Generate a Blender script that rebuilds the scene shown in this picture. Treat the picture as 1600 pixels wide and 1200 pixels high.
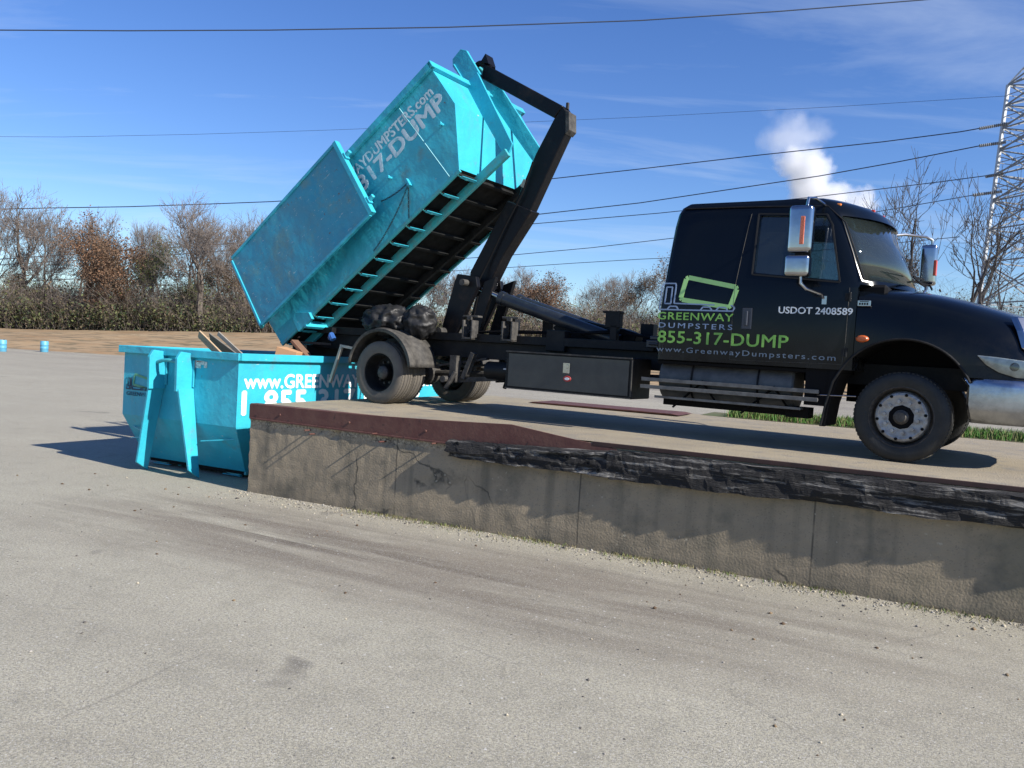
import bpy, bmesh, math, random
import numpy as np
from mathutils import Vector, Matrix, noise
random.seed(7); rng = np.random.default_rng(7)
R = math.radians
for o in list(bpy.data.objects): bpy.data.objects.remove(o)
sc = bpy.context.scene
COL = sc.collection

# ------------------------------------------------------------------ camera
F_PX = 1300.0
ROLL, PITCH = R(3.3194), R(2.1374)
fw = Vector((0, math.cos(PITCH), -math.sin(PITCH))); r0 = Vector((1, 0, 0)); u0 = r0.cross(fw)
cR = r0*math.cos(ROLL) + u0*math.sin(ROLL); cU = -r0*math.sin(ROLL) + u0*math.cos(ROLL)
CAM = Vector((0, 0, 2.1))
cam = bpy.data.cameras.new('camera'); co = bpy.data.objects.new('camera', cam); COL.objects.link(co)
co.matrix_world = Matrix(((cR.x, cU.x, -fw.x, CAM.x), (cR.y, cU.y, -fw.y, CAM.y), (cR.z, cU.z, -fw.z, CAM.z), (0, 0, 0, 1)))
cam.sensor_width = 36; cam.lens = 36*F_PX/1600; cam.clip_start = .05; cam.clip_end = 9000
sc.camera = co

# ------------------------------------------------------------------ frames of the place
A = Vector((-3.5386, 11.2998, 0))                 # foot of the dock corner
D = Vector((.89177, -.45249, 0)).normalized()     # along the dock wall
M = Vector((.45249, .89177, 0)).normalized()      # into the dock
UX = Vector((.83906, -.54403, -.00343)).normalized(); UY = Vector((.54404, .83906, 0)).normalized(); UZ = UX.cross(UY)
TO = Vector((4.7243, 9.6933, 1.19))               # truck origin: under the front axle
WB = 7.293

# ------------------------------------------------------------------ light
EL, DEL = R(34), R(8.5)
sh = D*math.cos(DEL) - M*math.sin(DEL)
sund = Vector((sh.x*math.cos(EL), sh.y*math.cos(EL), math.sin(EL)))
w = bpy.data.worlds.new('World'); sc.world = w; w.use_nodes = True
nt = w.node_tree; nt.nodes.clear()
def N(nt, t, **k):
    n = nt.nodes.new(t)
    for a, b in k.items(): setattr(n, a, b)
    return n
out = N(nt, 'ShaderNodeOutputWorld'); bg = N(nt, 'ShaderNodeBackground'); bg.inputs[1].default_value = .088
sky = N(nt, 'ShaderNodeTexSky', sky_type='NISHITA'); sky.sun_disc = False
sky.sun_elevation = EL; sky.sun_rotation = math.atan2(sh.x, sh.y); sky.air_density = 1.05; sky.dust_density = .1; sky.ozone_density = 3.0; sky.altitude = 200
tc = N(nt, 'ShaderNodeTexCoord'); sx = N(nt, 'ShaderNodeSeparateXYZ'); nt.links.new(tc.outputs['Generated'], sx.inputs[0])
ad = N(nt, 'ShaderNodeMath', operation='ADD'); ad.inputs[1].default_value = .12; nt.links.new(sx.outputs[2], ad.inputs[0])
dv = [N(nt, 'ShaderNodeMath', operation='DIVIDE') for _ in range(2)]
cb = N(nt, 'ShaderNodeCombineXYZ')
for i in range(2):
    nt.links.new(sx.outputs[i], dv[i].inputs[0]); nt.links.new(ad.outputs[0], dv[i].inputs[1]); nt.links.new(dv[i].outputs[0], cb.inputs[i])
mp = N(nt, 'ShaderNodeMapping'); mp.inputs['Rotation'].default_value = (0, 0, R(35)); mp.inputs['Scale'].default_value = (.55, 1.9, 1)
nt.links.new(cb.outputs[0], mp.inputs[0])
nz = N(nt, 'ShaderNodeTexNoise'); nz.inputs['Scale'].default_value = 1.1; nz.inputs['Detail'].default_value = 7; nz.inputs['Roughness'].default_value = .62; nz.inputs['Distortion'].default_value = .6
nt.links.new(mp.outputs[0], nz.inputs[0])
cr = N(nt, 'ShaderNodeMapRange'); cr.inputs[1].default_value = .5; cr.inputs[2].default_value = .8; cr.inputs[3].default_value = 0; cr.inputs[4].default_value = .36
nt.links.new(nz.outputs[0], cr.inputs[0])
mx = N(nt, 'ShaderNodeMix', data_type='RGBA'); mx.inputs[7].default_value = (5.5, 6.3, 7.4, 1)
nt.links.new(cr.outputs[0], mx.inputs[0]); 
hsv = N(nt, 'ShaderNodeHueSaturation'); hsv.inputs['Saturation'].default_value = 1.18; hsv.inputs['Hue'].default_value = .513; hsv.inputs['Value'].default_value = 1.03
nt.links.new(sky.outputs[0], hsv.inputs['Color']); tint = N(nt, 'ShaderNodeMix', data_type='RGBA', blend_type='MULTIPLY'); tint.inputs[0].default_value = 1; tint.inputs[7].default_value = (.80, .92, 1.06, 1); nt.links.new(hsv.outputs[0], tint.inputs[6]); nt.links.new(tint.outputs[2], mx.inputs[6]); nt.links.new(mx.outputs[2], bg.inputs[0]); nt.links.new(bg.outputs[0], out.inputs[0])
sl = bpy.data.lights.new('sun', 'SUN'); sl.energy = 5.0; sl.angle = R(.55); sl.color = (1, .945, .86)
so = bpy.data.objects.new('sun', sl); COL.objects.link(so); so.rotation_euler = sund.to_track_quat('Z', 'Y').to_euler()
sc.view_settings.view_transform = 'Standard'; sc.view_settings.look = 'None'; sc.view_settings.exposure = .72; sc.view_settings.gamma = 1
sc.cycles.use_denoising = True; sc.cycles.max_bounces = 6; sc.cycles.transparent_max_bounces = 12; sc.cycles.volume_bounces = 4

# ------------------------------------------------------------------ materials
def mat(name, col, rough=.6, metal=0, col2=None, nscale=6, nlo=.35, nhi=.7, bump=0, bscale=40, coat=0, spec=.5, stretch=None, detail=6, col3=None, n3=30, lo3=.62, hi3=.7):
    m = bpy.data.materials.new(name); m.use_nodes = True; t = m.node_tree; b = t.nodes['Principled BSDF']
    b.inputs['Roughness'].default_value = rough; b.inputs['Metallic'].default_value = metal
    b.inputs['Coat Weight'].default_value = coat; b.inputs['Coat Roughness'].default_value = .04; b.inputs['Specular IOR Level'].default_value = spec
    b.inputs['Base Color'].default_value = (*col, 1)
    c = N(t, 'ShaderNodeTexCoord'); src = c.outputs['Object']
    if stretch:
        mm = N(t, 'ShaderNodeMapping'); mm.inputs['Scale'].default_value = stretch; t.links.new(src, mm.inputs[0]); src = mm.outputs[0]
    last = None
    if col2:
        n = N(t, 'ShaderNodeTexNoise'); n.inputs['Scale'].default_value = nscale; n.inputs['Detail'].default_value = detail; n.inputs['Roughness'].default_value = .65
        r = N(t, 'ShaderNodeMapRange'); r.inputs[1].default_value = nlo; r.inputs[2].default_value = nhi
        x = N(t, 'ShaderNodeMix', data_type='RGBA'); x.inputs[6].default_value = (*col, 1); x.inputs[7].default_value = (*col2, 1)
        t.links.new(src, n.inputs[0]); t.links.new(n.outputs[0], r.inputs[0]); t.links.new(r.outputs[0], x.inputs[0]); last = x.outputs[2]
    if col3:
        n = N(t, 'ShaderNodeTexNoise'); n.inputs['Scale'].default_value = n3; n.inputs['Detail'].default_value = 5; n.inputs['Roughness'].default_value = .6
        r = N(t, 'ShaderNodeMapRange'); r.inputs[1].default_value = lo3; r.inputs[2].default_value = hi3
        x = N(t, 'ShaderNodeMix', data_type='RGBA'); x.inputs[7].default_value = (*col3, 1); x.inputs[6].default_value = (*col, 1)
        if last: t.links.new(last, x.inputs[6])
        t.links.new(src, n.inputs[0]); t.links.new(n.outputs[0], r.inputs[0]); t.links.new(r.outputs[0], x.inputs[0]); last = x.outputs[2]
    if last: t.links.new(last, b.inputs['Base Color'])
    if bump:
        n = N(t, 'ShaderNodeTexNoise'); n.inputs['Scale'].default_value = bscale; n.inputs['Detail'].default_value = 6
        u = N(t, 'ShaderNodeBump'); u.inputs['Strength'].default_value = bump; u.inputs['Distance'].default_value = .02
        t.links.new(src, n.inputs[0]); t.links.new(n.outputs[0], u.inputs['Height']); t.links.new(u.outputs[0], b.inputs['Normal'])
    return m
CY = (.034, .415, .535)
def worn(name, base, col2, rust, scr):
    m = mat(name, base, .42, 0, col2, 1.6, .4, .75, .9, 1.9); t = m.node_tree; [setattr(n_.inputs['Distance'], 'default_value', .05) for n_ in t.nodes if n_.type == 'BUMP']; L = t.links.new; b = t.nodes['Principled BSDF']; old = b.inputs['Base Color'].links[0].from_socket
    c = N(t, 'ShaderNodeTexCoord')
    def lay(old, scale, lo, hi, col, st=(1, 1, 1), det=6, rgh=.65):
        q = N(t, 'ShaderNodeMapping'); q.inputs['Scale'].default_value = st; n = N(t, 'ShaderNodeTexNoise'); n.inputs['Scale'].default_value = scale; n.inputs['Detail'].default_value = det; n.inputs['Roughness'].default_value = rgh
        r = N(t, 'ShaderNodeMapRange'); r.inputs[1].default_value = lo; r.inputs[2].default_value = hi; x = N(t, 'ShaderNodeMix', data_type='RGBA'); x.inputs[7].default_value = (*col, 1)
        L(c.outputs['Object'], q.inputs[0]); L(q.outputs[0], n.inputs[0]); L(n.outputs[0], r.inputs[0]); L(r.outputs[0], x.inputs[0]); L(old, x.inputs[6]); return x.outputs[2]
    o = lay(old, 1.0, .56, .80, (.07, .30, .36), (2.2, 2.2, .35))          # washed, dusty runs
    o = lay(o, 2.4, .62-scr, .76-scr, (.10, .26, .29), (1, 1, 1))             # dulled patches
    o = lay(o, 9, .70-scr*.6, .715-scr*.6, (.34, .46, .47), (1, 1, 3))         # scratches to the primer
    o = lay(o, 7, .735-rust, .76-rust, (.13, .065, .03), (1, 1, 1), 9, .75); L(o, b.inputs['Base Color']); return m
m_cyan = worn('cyan_paint', CY, (.03, .31, .42), .075, .03)
m_cyan2 = worn('cyan_paint_scuffed', (.022, .29, .42), (.06, .22, .30), .10, .10)
m_rail = mat('cyan_rail_paint', (.04, .38, .42), .5, 0, (.12, .24, .24), 7, .45, .75, .1, 30)
m_black = mat('black_truck_paint', (.0022, .0035, .007), .16, 0, (.004, .006, .008), 2, .3, .8, .02, 1.5, spec=.24)
def dust(m):
    t = m.node_tree; L = t.links.new; b = t.nodes['Principled BSDF']; old = b.inputs['Base Color'].links[0].from_socket
    c = N(t, 'ShaderNodeTexCoord'); sp = N(t, 'ShaderNodeSeparateXYZ'); L(c.outputs['Object'], sp.inputs[0])
    r = N(t, 'ShaderNodeMapRange'); r.inputs[1].default_value = 1.45; r.inputs[2].default_value = .9; r.inputs[4].default_value = .75; L(sp.outputs[2], r.inputs[0])
    n = N(t, 'ShaderNodeTexNoise'); n.inputs['Scale'].default_value = 2.6; n.inputs['Detail'].default_value = 8; n.inputs['Roughness'].default_value = .7; L(c.outputs['Object'], n.inputs[0])
    r2 = N(t, 'ShaderNodeMapRange'); r2.inputs[1].default_value = .38; r2.inputs[2].default_value = .68; L(n.outputs[0], r2.inputs[0])
    mu = N(t, 'ShaderNodeMath', operation='MULTIPLY'); L(r.outputs[0], mu.inputs[0]); L(r2.outputs[0], mu.inputs[1])
    x = N(t, 'ShaderNodeMix', data_type='RGBA'); x.inputs[7].default_value = (.028, .026, .022, 1); L(old, x.inputs[6]); L(mu.outputs[0], x.inputs[0]); L(x.outputs[2], b.inputs['Base Color'])
    rr = N(t, 'ShaderNodeMapRange'); rr.inputs[3].default_value = .14; rr.inputs[4].default_value = .5; L(mu.outputs[0], rr.inputs[0]); L(rr.outputs[0], b.inputs['Roughness'])
dust(m_black)
m_steel = mat('black_frame_steel', (.006, .0065, .008), .55, 0, (.024, .022, .02), 5, .5, .85, .15, 20, spec=.25)
m_arm = mat('worn_black_arm_steel', (.004, .0042, .006), .42, 0, (.035, .022, .016), 3.2, .56, .85, .12, 14, spec=.22)
m_grime_glint = mat('grimy_steel_and_seam_highlight', (.028, .026, .024), .75, 0, (.09, .083, .072), 8, .4, .7, .3, 25)  # grimy steel; on the cab seams it serves as a painted highlight
m_rust = mat('rusty_steel', (.085, .030, .024), .7, 0, (.12, .055, .04), 5, .4, .7, .15, 30, col3=(.04, .02, .018), n3=12)
m_rub = mat('tyre_rubber', (.010, .011, .011), .65, 0, (.028, .027, .025), 6, .45, .8, .15, 60)
m_rubd = mat('dusty_tyre_rubber', (.125, .11, .09), .9, 0, (.09, .08, .07), 5, .4, .7, .2, 60)
m_chrome = mat('chrome', (.42, .43, .45), .14, 1, (.30, .31, .33), 3, .4, .7, .05, 8)
m_bump = mat('chrome_bumper_metal', (.42, .45, .49), .25, 1, (.26, .28, .31), 5, .4, .7, .15, 7)
m_alu = mat('dull_wheel_metal', (.38, .38, .37), .5, .35, (.20, .18, .16), 14, .45, .7, .2, 30)
m_white = mat('white_vinyl', (.78, .8, .8), .5)
m_tw = mat('white_truck_decal', (.62, .66, .68), .5)
m_tg = mat('green_truck_decal', (.25, .52, .10), .45, 0, (.14, .34, .06), 9, .4, .65)
m_tg2 = mat('pale_green_decal', (.34, .62, .22), .45)
m_tb = mat('pale_blue_decal', (.22, .30, .44), .5)
m_tb2 = mat('pale_cyan_seam', (.25, .55, .60), .5)
m_tgrey = mat('grey_blue_decal', (.16, .21, .27), .5)
m_dk = mat('dark_decal', (.02, .05, .09), .6, 0, CY, 6, .5, .62)
m_faded = mat('faded_white_vinyl', (.50, .64, .70), .6, 0, (.06, .40, .48), 7, .54, .68)
m_amber = mat('amber_lens', (.75, .22, .03), .25)
m_redl = mat('red_lens', (.5, .05, .02), .3)
m_dark = mat('dark_interior', (.005, .005, .006), .8, spec=.15)
m_under = mat('dirty_black_and_painted_shade', (.006, .007, .007), .85, 0, (.02, .02, .02), 5, spec=.15)  # black underside; also painted shade for the tilted one's far rail and outriggers
m_seat = mat('grey_seat_cloth', (.03, .03, .032), .9)
m_tarp = mat('black_tarp', (.012, .0125, .014), .5, 0, (.03, .029, .028), 6, .4, .7, .8, 7, spec=.3)
m_wood = mat('pale_board', (.5, .36, .22), .8, 0, (.36, .25, .15), 6, .35, .65, .2, 30, stretch=(1, 8, 8))
m_woodb = mat('brown_board', (.20, .10, .06), .8, 0, (.11, .07, .05), 6, .35, .65, .2, 30, stretch=(1, 8, 8))
m_gal = mat('galvanised_steel', (.42, .44, .46), .55, .3)
m_gald = mat('dark_tower_steel', (.21, .225, .24), .6)
m_wire = mat('dark_wire', (.03, .045, .08), .7)
m_drum = mat('blue_plastic', (.07, .30, .46), .5, 0, (.12, .36, .5), 4)
m_stone = mat('pale_gravel', (.36, .34, .30), .9, 0, (.2, .18, .16), 9)
m_hub = mat('dark_hub', (.03, .028, .026), .6, 0, (.08, .07, .06), 20)
def glass(name, tint, alpha):
    m = bpy.data.materials.new(name); m.use_nodes = True; t = m.node_tree; t.nodes.clear()
    o = N(t, 'ShaderNodeOutputMaterial'); mxx = N(t, 'ShaderNodeMixShader'); tr = N(t, 'ShaderNodeBsdfTransparent'); g = N(t, 'ShaderNodeBsdfGlossy')
    df = N(t, 'ShaderNodeBsdfDiffuse'); m2 = N(t, 'ShaderNodeMixShader'); fr = N(t, 'ShaderNodeFresnel'); fr.inputs[0].default_value = 1.6
    df.inputs[0].default_value = (.09, .12, .12, 1); m2.inputs[0].default_value = alpha
    tr.inputs[0].default_value = (*tint, 1); g.inputs['Roughness'].default_value = .03; g.inputs[0].default_value = (1, 1, 1, 1)
    t.links.new(tr.outputs[0], m2.inputs[1]); t.links.new(df.outputs[0], m2.inputs[2]); t.links.new(fr.outputs[0], mxx.inputs[0])
    t.links.new(m2.outputs[0], mxx.inputs[1]); t.links.new(g.outputs[0], mxx.inputs[2]); t.links.new(mxx.outputs[0], o.inputs[0]); return m
m_glass = glass('tinted_window_glass', (.55, .62, .62), .12)
m_wsh = glass('dusty_windscreen_glass', (.42, .55, .58), .20)
m_refl = mat('lamp_reflector', (.62, .63, .60), .3, .45, (.4, .42, .38), 14, .4, .65)
m_lens = glass('clear_lamp_lens', (.9, .92, .95), .25)

# ------------------------------------------------------------------ mesh helpers
class MB:
    def __init__(s): s.v = []; s.f = []
    def add(s, vs, fs):
        k = len(s.v); s.v += [tuple(v) for v in vs]; s.f += [tuple(i+k for i in f) for f in fs]; return s
    def box(s, c, size, rot=None):
        h = [x/2 for x in size]; vs = [Vector((a*h[0], b*h[1], e*h[2])) for a in (-1, 1) for b in (-1, 1) for e in (-1, 1)]
        if rot is not None: vs = [rot @ v for v in vs]
        c = Vector(c); return s.add([v+c for v in vs], [(0, 1, 3, 2), (4, 6, 7, 5), (0, 4, 5, 1), (2, 3, 7, 6), (0, 2, 6, 4), (1, 5, 7, 3)])
    def bar(s, a, b, w, h, up=(0, 0, 1)):
        a, b = Vector(a), Vector(b); d = (b-a); L = d.length
        if L < 1e-6: return s
        x = d/L; u = Vector(up)
        if abs(x.dot(u)) > .99: u = Vector((1, 0, 0))
        y = u.cross(x).normalized(); z = x.cross(y); rot = Matrix((x, y, z)).transposed()
        return s.box((a+b)/2, (L, w, h), rot)
    def tube(s, pts, r, n=8, cap=True):
        pts = [Vector(p) for p in pts]; rs = r if isinstance(r, (list, tuple)) else [r]*len(pts); k = len(s.v); prev = None
        for i, p in enumerate(pts):
            t = (pts[min(i+1, len(pts)-1)]-pts[max(i-1, 0)]).normalized()
            if prev is None:
                u = Vector((0, 0, 1)) if abs(t.z) < .9 else Vector((1, 0, 0)); x = u.cross(t).normalized()
            else: x = (prev - t*prev.dot(t)).normalized()
            prev = x; y = t.cross(x)
            for j in range(n):
                a = 2*math.pi*j/n; s.v.append(tuple(p + (x*math.cos(a)+y*math.sin(a))*rs[i]))
        for i in range(len(pts)-1):
            for j in range(n):
                a = k+i*n+j; b = k+i*n+(j+1) % n; s.f.append((a, b, b+n, a+n))
        if cap: s.f.append(tuple(k+j for j in range(n))[::-1]); s.f.append(tuple(k+(len(pts)-1)*n+j for j in range(n)))
        return s
    def prism(s, poly, y0, y1):            # poly in x,z; extruded along y
        n = len(poly); vs = [(p[0], y0, p[1]) for p in poly]+[(p[0], y1, p[1]) for p in poly]
        return s.add(vs, [tuple(range(n)), tuple(range(n, 2*n))[::-1]]+[(i, i+n, (i+1) % n+n, (i+1) % n) for i in range(n)])
    def hexa(s, p): return s.add(p, [(0, 3, 2, 1), (4, 5, 6, 7), (0, 1, 5, 4), (1, 2, 6, 5), (2, 3, 7, 6), (3, 0, 4, 7)])
    def lathe(s, prof, n=40, c=(0, 0, 0), closed=False):       # prof (r, y), round the y axis
        k = len(s.v); m = len(prof)
        for j in range(n):
            a = 2*math.pi*j/n
            for r, y in prof: s.v.append((c[0]+r*math.cos(a), c[1]+y, c[2]+r*math.sin(a)))
        for j in range(n):
            for i in range(m if closed else m-1):
                i2 = (i+1) % m; a = k+j*m; b = k+((j+1) % n)*m; s.f.append((a+i, b+i, b+i2, a+i2))
        return s
    def build(s, name, mat, parent=None, bevel=0, smooth=False, seg=1, weld=False):
        me = bpy.data.meshes.new(name); me.from_pydata(s.v, [], s.f); me.update()
        bm = bmesh.new(); bm.from_mesh(me)
        if weld: bmesh.ops.remove_doubles(bm, verts=bm.verts, dist=1e-5)
        bmesh.ops.recalc_face_normals(bm, faces=bm.faces)
        if bevel:
            ed = [e for e in bm.edges if len(e.link_faces) == 2 and e.calc_face_angle(0) > R(30)]
            bmesh.ops.bevel(bm, geom=ed, offset=bevel, segments=seg, affect='EDGES', profile=.6)
        bm.to_mesh(me); bm.free()
        if smooth:
            for p in me.polygons: p.use_smooth = True
            try: me.set_sharp_from_angle(angle=R(38))
            except Exception: pass
        me.materials.append(mat); o = bpy.data.objects.new(name, me); COL.objects.link(o)
        if parent: o.parent = parent
        return o
def each(b, name, mat, parent, k=1, **kw):
    """one object per piece: every k consecutive islands of the collected mesh"""
    par = list(range(len(b.v)))
    def fd(i):
        while par[i] != i: par[i] = par[par[i]]; i = par[i]
        return i
    for f in b.f:
        for q in f[1:]: par[fd(q)] = fd(f[0])
    order = []; 
    for i in range(len(b.v)):
        r = fd(i)
        if r not in order: order.append(r)
    out_ = []
    for g in range(0, len(order), k):
        gs = set(order[g:g+k]); m = MB(); ids = [i for i in range(len(b.v)) if fd(i) in gs]; mp_ = {i: n for n, i in enumerate(ids)}
        m.v = [b.v[i] for i in ids]; m.f = [tuple(mp_[i] for i in f) for f in b.f if fd(f[0]) in gs]; out_.append(m.build(name, mat, parent, **kw))
    return out_
def tag(o, label, cat, group=None, kind=None):
    if label: o['label'] = label
    if cat: o['category'] = cat
    if group: o['group'] = group
    if kind: o['kind'] = kind
    return o
def thing(name, label, cat, mw, group=None):
    o = bpy.data.objects.new(name, None); COL.objects.link(o); o.empty_display_size = .3; o.matrix_world = mw; return tag(o, label, cat, group)
def frame(o, x, y, z): return Matrix(((x.x, y.x, z.x, o.x), (x.y, y.y, z.y, o.y), (x.z, y.z, z.z, o.z), (0, 0, 0, 1)))
def np_mesh(name, V, Fc, mats, idx=None):
    me = bpy.data.meshes.new(name); n = Fc.shape[1]
    me.vertices.add(len(V)); me.vertices.foreach_set('co', V.astype(np.float32).ravel())
    me.loops.add(Fc.size); me.loops.foreach_set('vertex_index', Fc.astype(np.int32).ravel())
    me.polygons.add(len(Fc)); me.polygons.foreach_set('loop_start', np.arange(0, Fc.size, n, dtype=np.int32))
    if idx is not None: me.polygons.foreach_set('material_index', idx.astype(np.int32))
    for m in mats: me.materials.append(m)
    me.update(calc_edges=True); o = bpy.data.objects.new(name, me); COL.objects.link(o); return o
def apply_bool(base, cutters, solver='EXACT'):
    for c in cutters:
        md = base.modifiers.new('b', 'BOOLEAN'); md.operation = 'DIFFERENCE'; md.object = c; md.solver = solver
    dg = bpy.context.evaluated_depsgraph_get(); me = bpy.data.meshes.new_from_object(base.evaluated_get(dg)); base.modifiers.clear(); base.data = me
    for c in cutters: bpy.data.objects.remove(c)
def text(body, name, mt, parent, org, ax, ay, w, h, bold=.0, depth=.003, space=1.0):
    """letters set in the box w x h whose lower left corner is org, along ax and ay"""
    cu = bpy.data.curves.new('t', 'FONT'); cu.body = body; cu.size = 1; cu.space_character = space; cu.extrude = .002; cu.resolution_u = 3
    to = bpy.data.objects.new('t', cu); COL.objects.link(to); dg = bpy.context.evaluated_depsgraph_get(); dg.update()
    me = bpy.data.meshes.new_from_object(to.evaluated_get(dg)); bpy.data.objects.remove(to)
    xs = [v.co.x for v in me.vertices]; ys = [v.co.y for v in me.vertices]; x0, x1, y0, y1 = min(xs), max(xs), min(ys), max(ys)
    ax, ay = Vector(ax).normalized(), Vector(ay).normalized(); az = ax.cross(ay); org = Vector(org)
    for v in me.vertices:
        v.co = org + ax*((v.co.x-x0)/(x1-x0)*w) + ay*((v.co.y-y0)/(y1-y0)*h) + az*(depth + v.co.z*.5)
    if bold:
        bmx = bmesh.new(); bmx.from_mesh(me); e_ = bold*h/max(.3, (y1-y0)); k_ = 0
        src = me.copy()
        for dx_, dy_ in ((e_, 0), (-e_, 0), (0, e_*.8), (0, -e_*.8)):
            k_ += 1; off = ax*dx_+ay*dy_+az*(.0003*k_); m2 = src.copy()
            for v in m2.vertices: v.co += off
            bmx.from_mesh(m2); bpy.data.meshes.remove(m2)
        bmx.to_mesh(me); bmx.free()
    me.materials.clear(); me.materials.append(mt); me.name = name
    o = bpy.data.objects.new(name, me); COL.objects.link(o); o.parent = parent; return o

# ------------------------------------------------------------------ ground and dock
WA = math.atan2(D.y, D.x)
def ground_mat():
    m = bpy.data.materials.new('worn_pale_pavement'); m.use_nodes = True; t = m.node_tree; b = t.nodes['Principled BSDF']; b.inputs['Roughness'].default_value = .9; b.inputs['Specular IOR Level'].default_value = .25
    c = N(t, 'ShaderNodeTexCoord'); L = t.links.new
    mp = N(t, 'ShaderNodeMapping', vector_type='TEXTURE'); mp.inputs['Location'].default_value = (A.x, A.y, 0); mp.inputs['Rotation'].default_value = (0, 0, WA); L(c.outputs['Object'], mp.inputs[0])
    def nz(scale, det=5, rough=.6, st=None, dist=0):
        n = N(t, 'ShaderNodeTexNoise'); n.inputs['Scale'].default_value = scale; n.inputs['Detail'].default_value = det; n.inputs['Roughness'].default_value = rough; n.inputs['Distortion'].default_value = dist
        if st:
            q = N(t, 'ShaderNodeMapping'); q.inputs['Scale'].default_value = st; L(mp.outputs[0], q.inputs[0]); L(q.outputs[0], n.inputs[0])
        else: L(mp.outputs[0], n.inputs[0])
        return n.outputs[0]
    def rg(s, a, b_, lo=0, hi=1):
        r = N(t, 'ShaderNodeMapRange'); r.inputs[1].default_value = a; r.inputs[2].default_value = b_; r.inputs[3].default_value = lo; r.inputs[4].default_value = hi; L(s, r.inputs[0]); return r.outputs[0]
    def mix(f, a, b_):
        x = N(t, 'ShaderNodeMix', data_type='RGBA')
        for i, s in ((6, a), (7, b_)):
            if isinstance(s, tuple): x.inputs[i].default_value = (*s, 1)
            else: L(s, x.inputs[i])
        L(f, x.inputs[0]); return x.outputs[2]
    def mul(a, b_):
        x = N(t, 'ShaderNodeMath', operation='MULTIPLY'); L(a, x.inputs[0])
        if isinstance(b_, float): x.inputs[1].default_value = b_
        else: L(b_, x.inputs[1])
        return x.outputs[0]
    col = mix(rg(nz(.35, 6), .35, .65), (.385, .357, .272), (.465, .432, .33))
    col = mix(mul(rg(nz(2.2, 8, .7), .5, .75), .6), col, (.235, .22, .165))
    sp = N(t, 'ShaderNodeSeparateXYZ'); L(mp.outputs[0], sp.inputs[0])
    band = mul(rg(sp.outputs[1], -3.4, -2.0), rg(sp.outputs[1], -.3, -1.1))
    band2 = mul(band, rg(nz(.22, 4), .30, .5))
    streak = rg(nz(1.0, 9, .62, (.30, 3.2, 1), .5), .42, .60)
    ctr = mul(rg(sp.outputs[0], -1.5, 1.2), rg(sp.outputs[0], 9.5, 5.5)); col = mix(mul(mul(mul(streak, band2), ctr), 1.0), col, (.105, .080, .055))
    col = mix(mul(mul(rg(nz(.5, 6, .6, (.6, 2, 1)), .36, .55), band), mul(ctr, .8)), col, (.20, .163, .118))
    # two faint wheel tracks curving past the dock, oil spots
    for c0 in (-4.55, -6.35):
        wob = N(t, 'ShaderNodeMath', operation='ADD'); L(sp.outputs[1], wob.inputs[0]); L(mul(nz(.12, 2), 1.6), wob.inputs[1])
        tr_ = mul(rg(wob.outputs[0], c0+.8-.30, c0+.8-.16), rg(wob.outputs[0], c0+.8+.30, c0+.8+.16)); col = mix(mul(mul(tr_, rg(nz(1.2, 6, .7), .42, .62)), .16), col, (.15, .135, .11))
    col = mix(mul(rg(nz(.8, 3, .5), .69, .73), .7), col, (.09, .08, .065))
    col = mix(mul(rg(nz(1.0, 9, .7, (.22, 3, 1), .8), .53, .72), .22), col, (.175, .155, .12))
    # pale trampled dust close to the wall
    dust = mul(rg(sp.outputs[1], -1.3, -.2), rg(nz(1.4, 6), .35, .6)); col = mix(mul(dust, .5), col, (.36, .325, .245))
    # far lot: browner
    far = rg(sp.outputs[1], 8.0, 45.0); col = mix(mul(far, rg(nz(.06, 6, .7, (1, 3, 1)), .4, .58)), col, (.24, .21, .17))
    # hairline cracks
    vo = N(t, 'ShaderNodeTexVoronoi', feature='DISTANCE_TO_EDGE'); vo.inputs['Scale'].default_value = .42; wq = N(t, 'ShaderNodeMix', data_type='VECTOR'); wq.inputs[0].default_value = .16
    nn = N(t, 'ShaderNodeTexNoise'); nn.inputs['Scale'].default_value = 2.2; nn.inputs['Detail'].default_value = 7; L(mp.outputs[0], nn.inputs[0]); L(mp.outputs[0], wq.inputs[4]); L(nn.outputs[1], wq.inputs[5]); L(wq.outputs[1], vo.inputs[0])
    crk = mul(rg(vo.outputs[0], .007, .0), rg(nz(.5, 4), .50, .60)); col = mix(mul(crk, .4), col, (.10, .09, .075))
    # aggregate
    v1 = N(t, 'ShaderNodeTexVoronoi'); v1.inputs['Scale'].default_value = 170; L(mp.outputs[0], v1.inputs[0]); s1 = N(t, 'ShaderNodeSeparateColor'); L(v1.outputs['Color'], s1.inputs[0])
    col = mix(mul(rg(s1.outputs[0], .76, .95), .75), col, (.12, .115, .11)); col = mix(mul(rg(s1.outputs[1], .80, .97), .8), col, (.52, .50, .46))
    v2 = N(t, 'ShaderNodeTexVoronoi'); v2.inputs['Scale'].default_value = 21; L(mp.outputs[0], v2.inputs[0]); s2 = N(t, 'ShaderNodeSeparateColor'); L(v2.outputs['Color'], s2.inputs[0])
    col = mix(mul(rg(nz(55, 4, .75), .42, .60), .62), col, (.17, .16, .135))
    spot = mul(rg(s2.outputs[2], .989, .992), rg(v2.outputs[0], .22, .12)); col = mix(mul(spot, .8), col, (.62, .60, .56))
    spot = mul(rg(s2.outputs[1], .992, .995), rg(v2.outputs[0], .25, .14)); col = mix(spot, col, (.06, .055, .05))
    L(col, b.inputs['Base Color'])
    h = N(t, 'ShaderNodeMath', operation='ADD'); L(nz(140, 3), h.inputs[0]); L(mul(s1.outputs[0], .35), h.inputs[1])
    h2 = N(t, 'ShaderNodeMath', operation='ADD'); L(h.outputs[0], h2.inputs[0]); L(mul(nz(9, 6), 1.3), h2.inputs[1])
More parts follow.
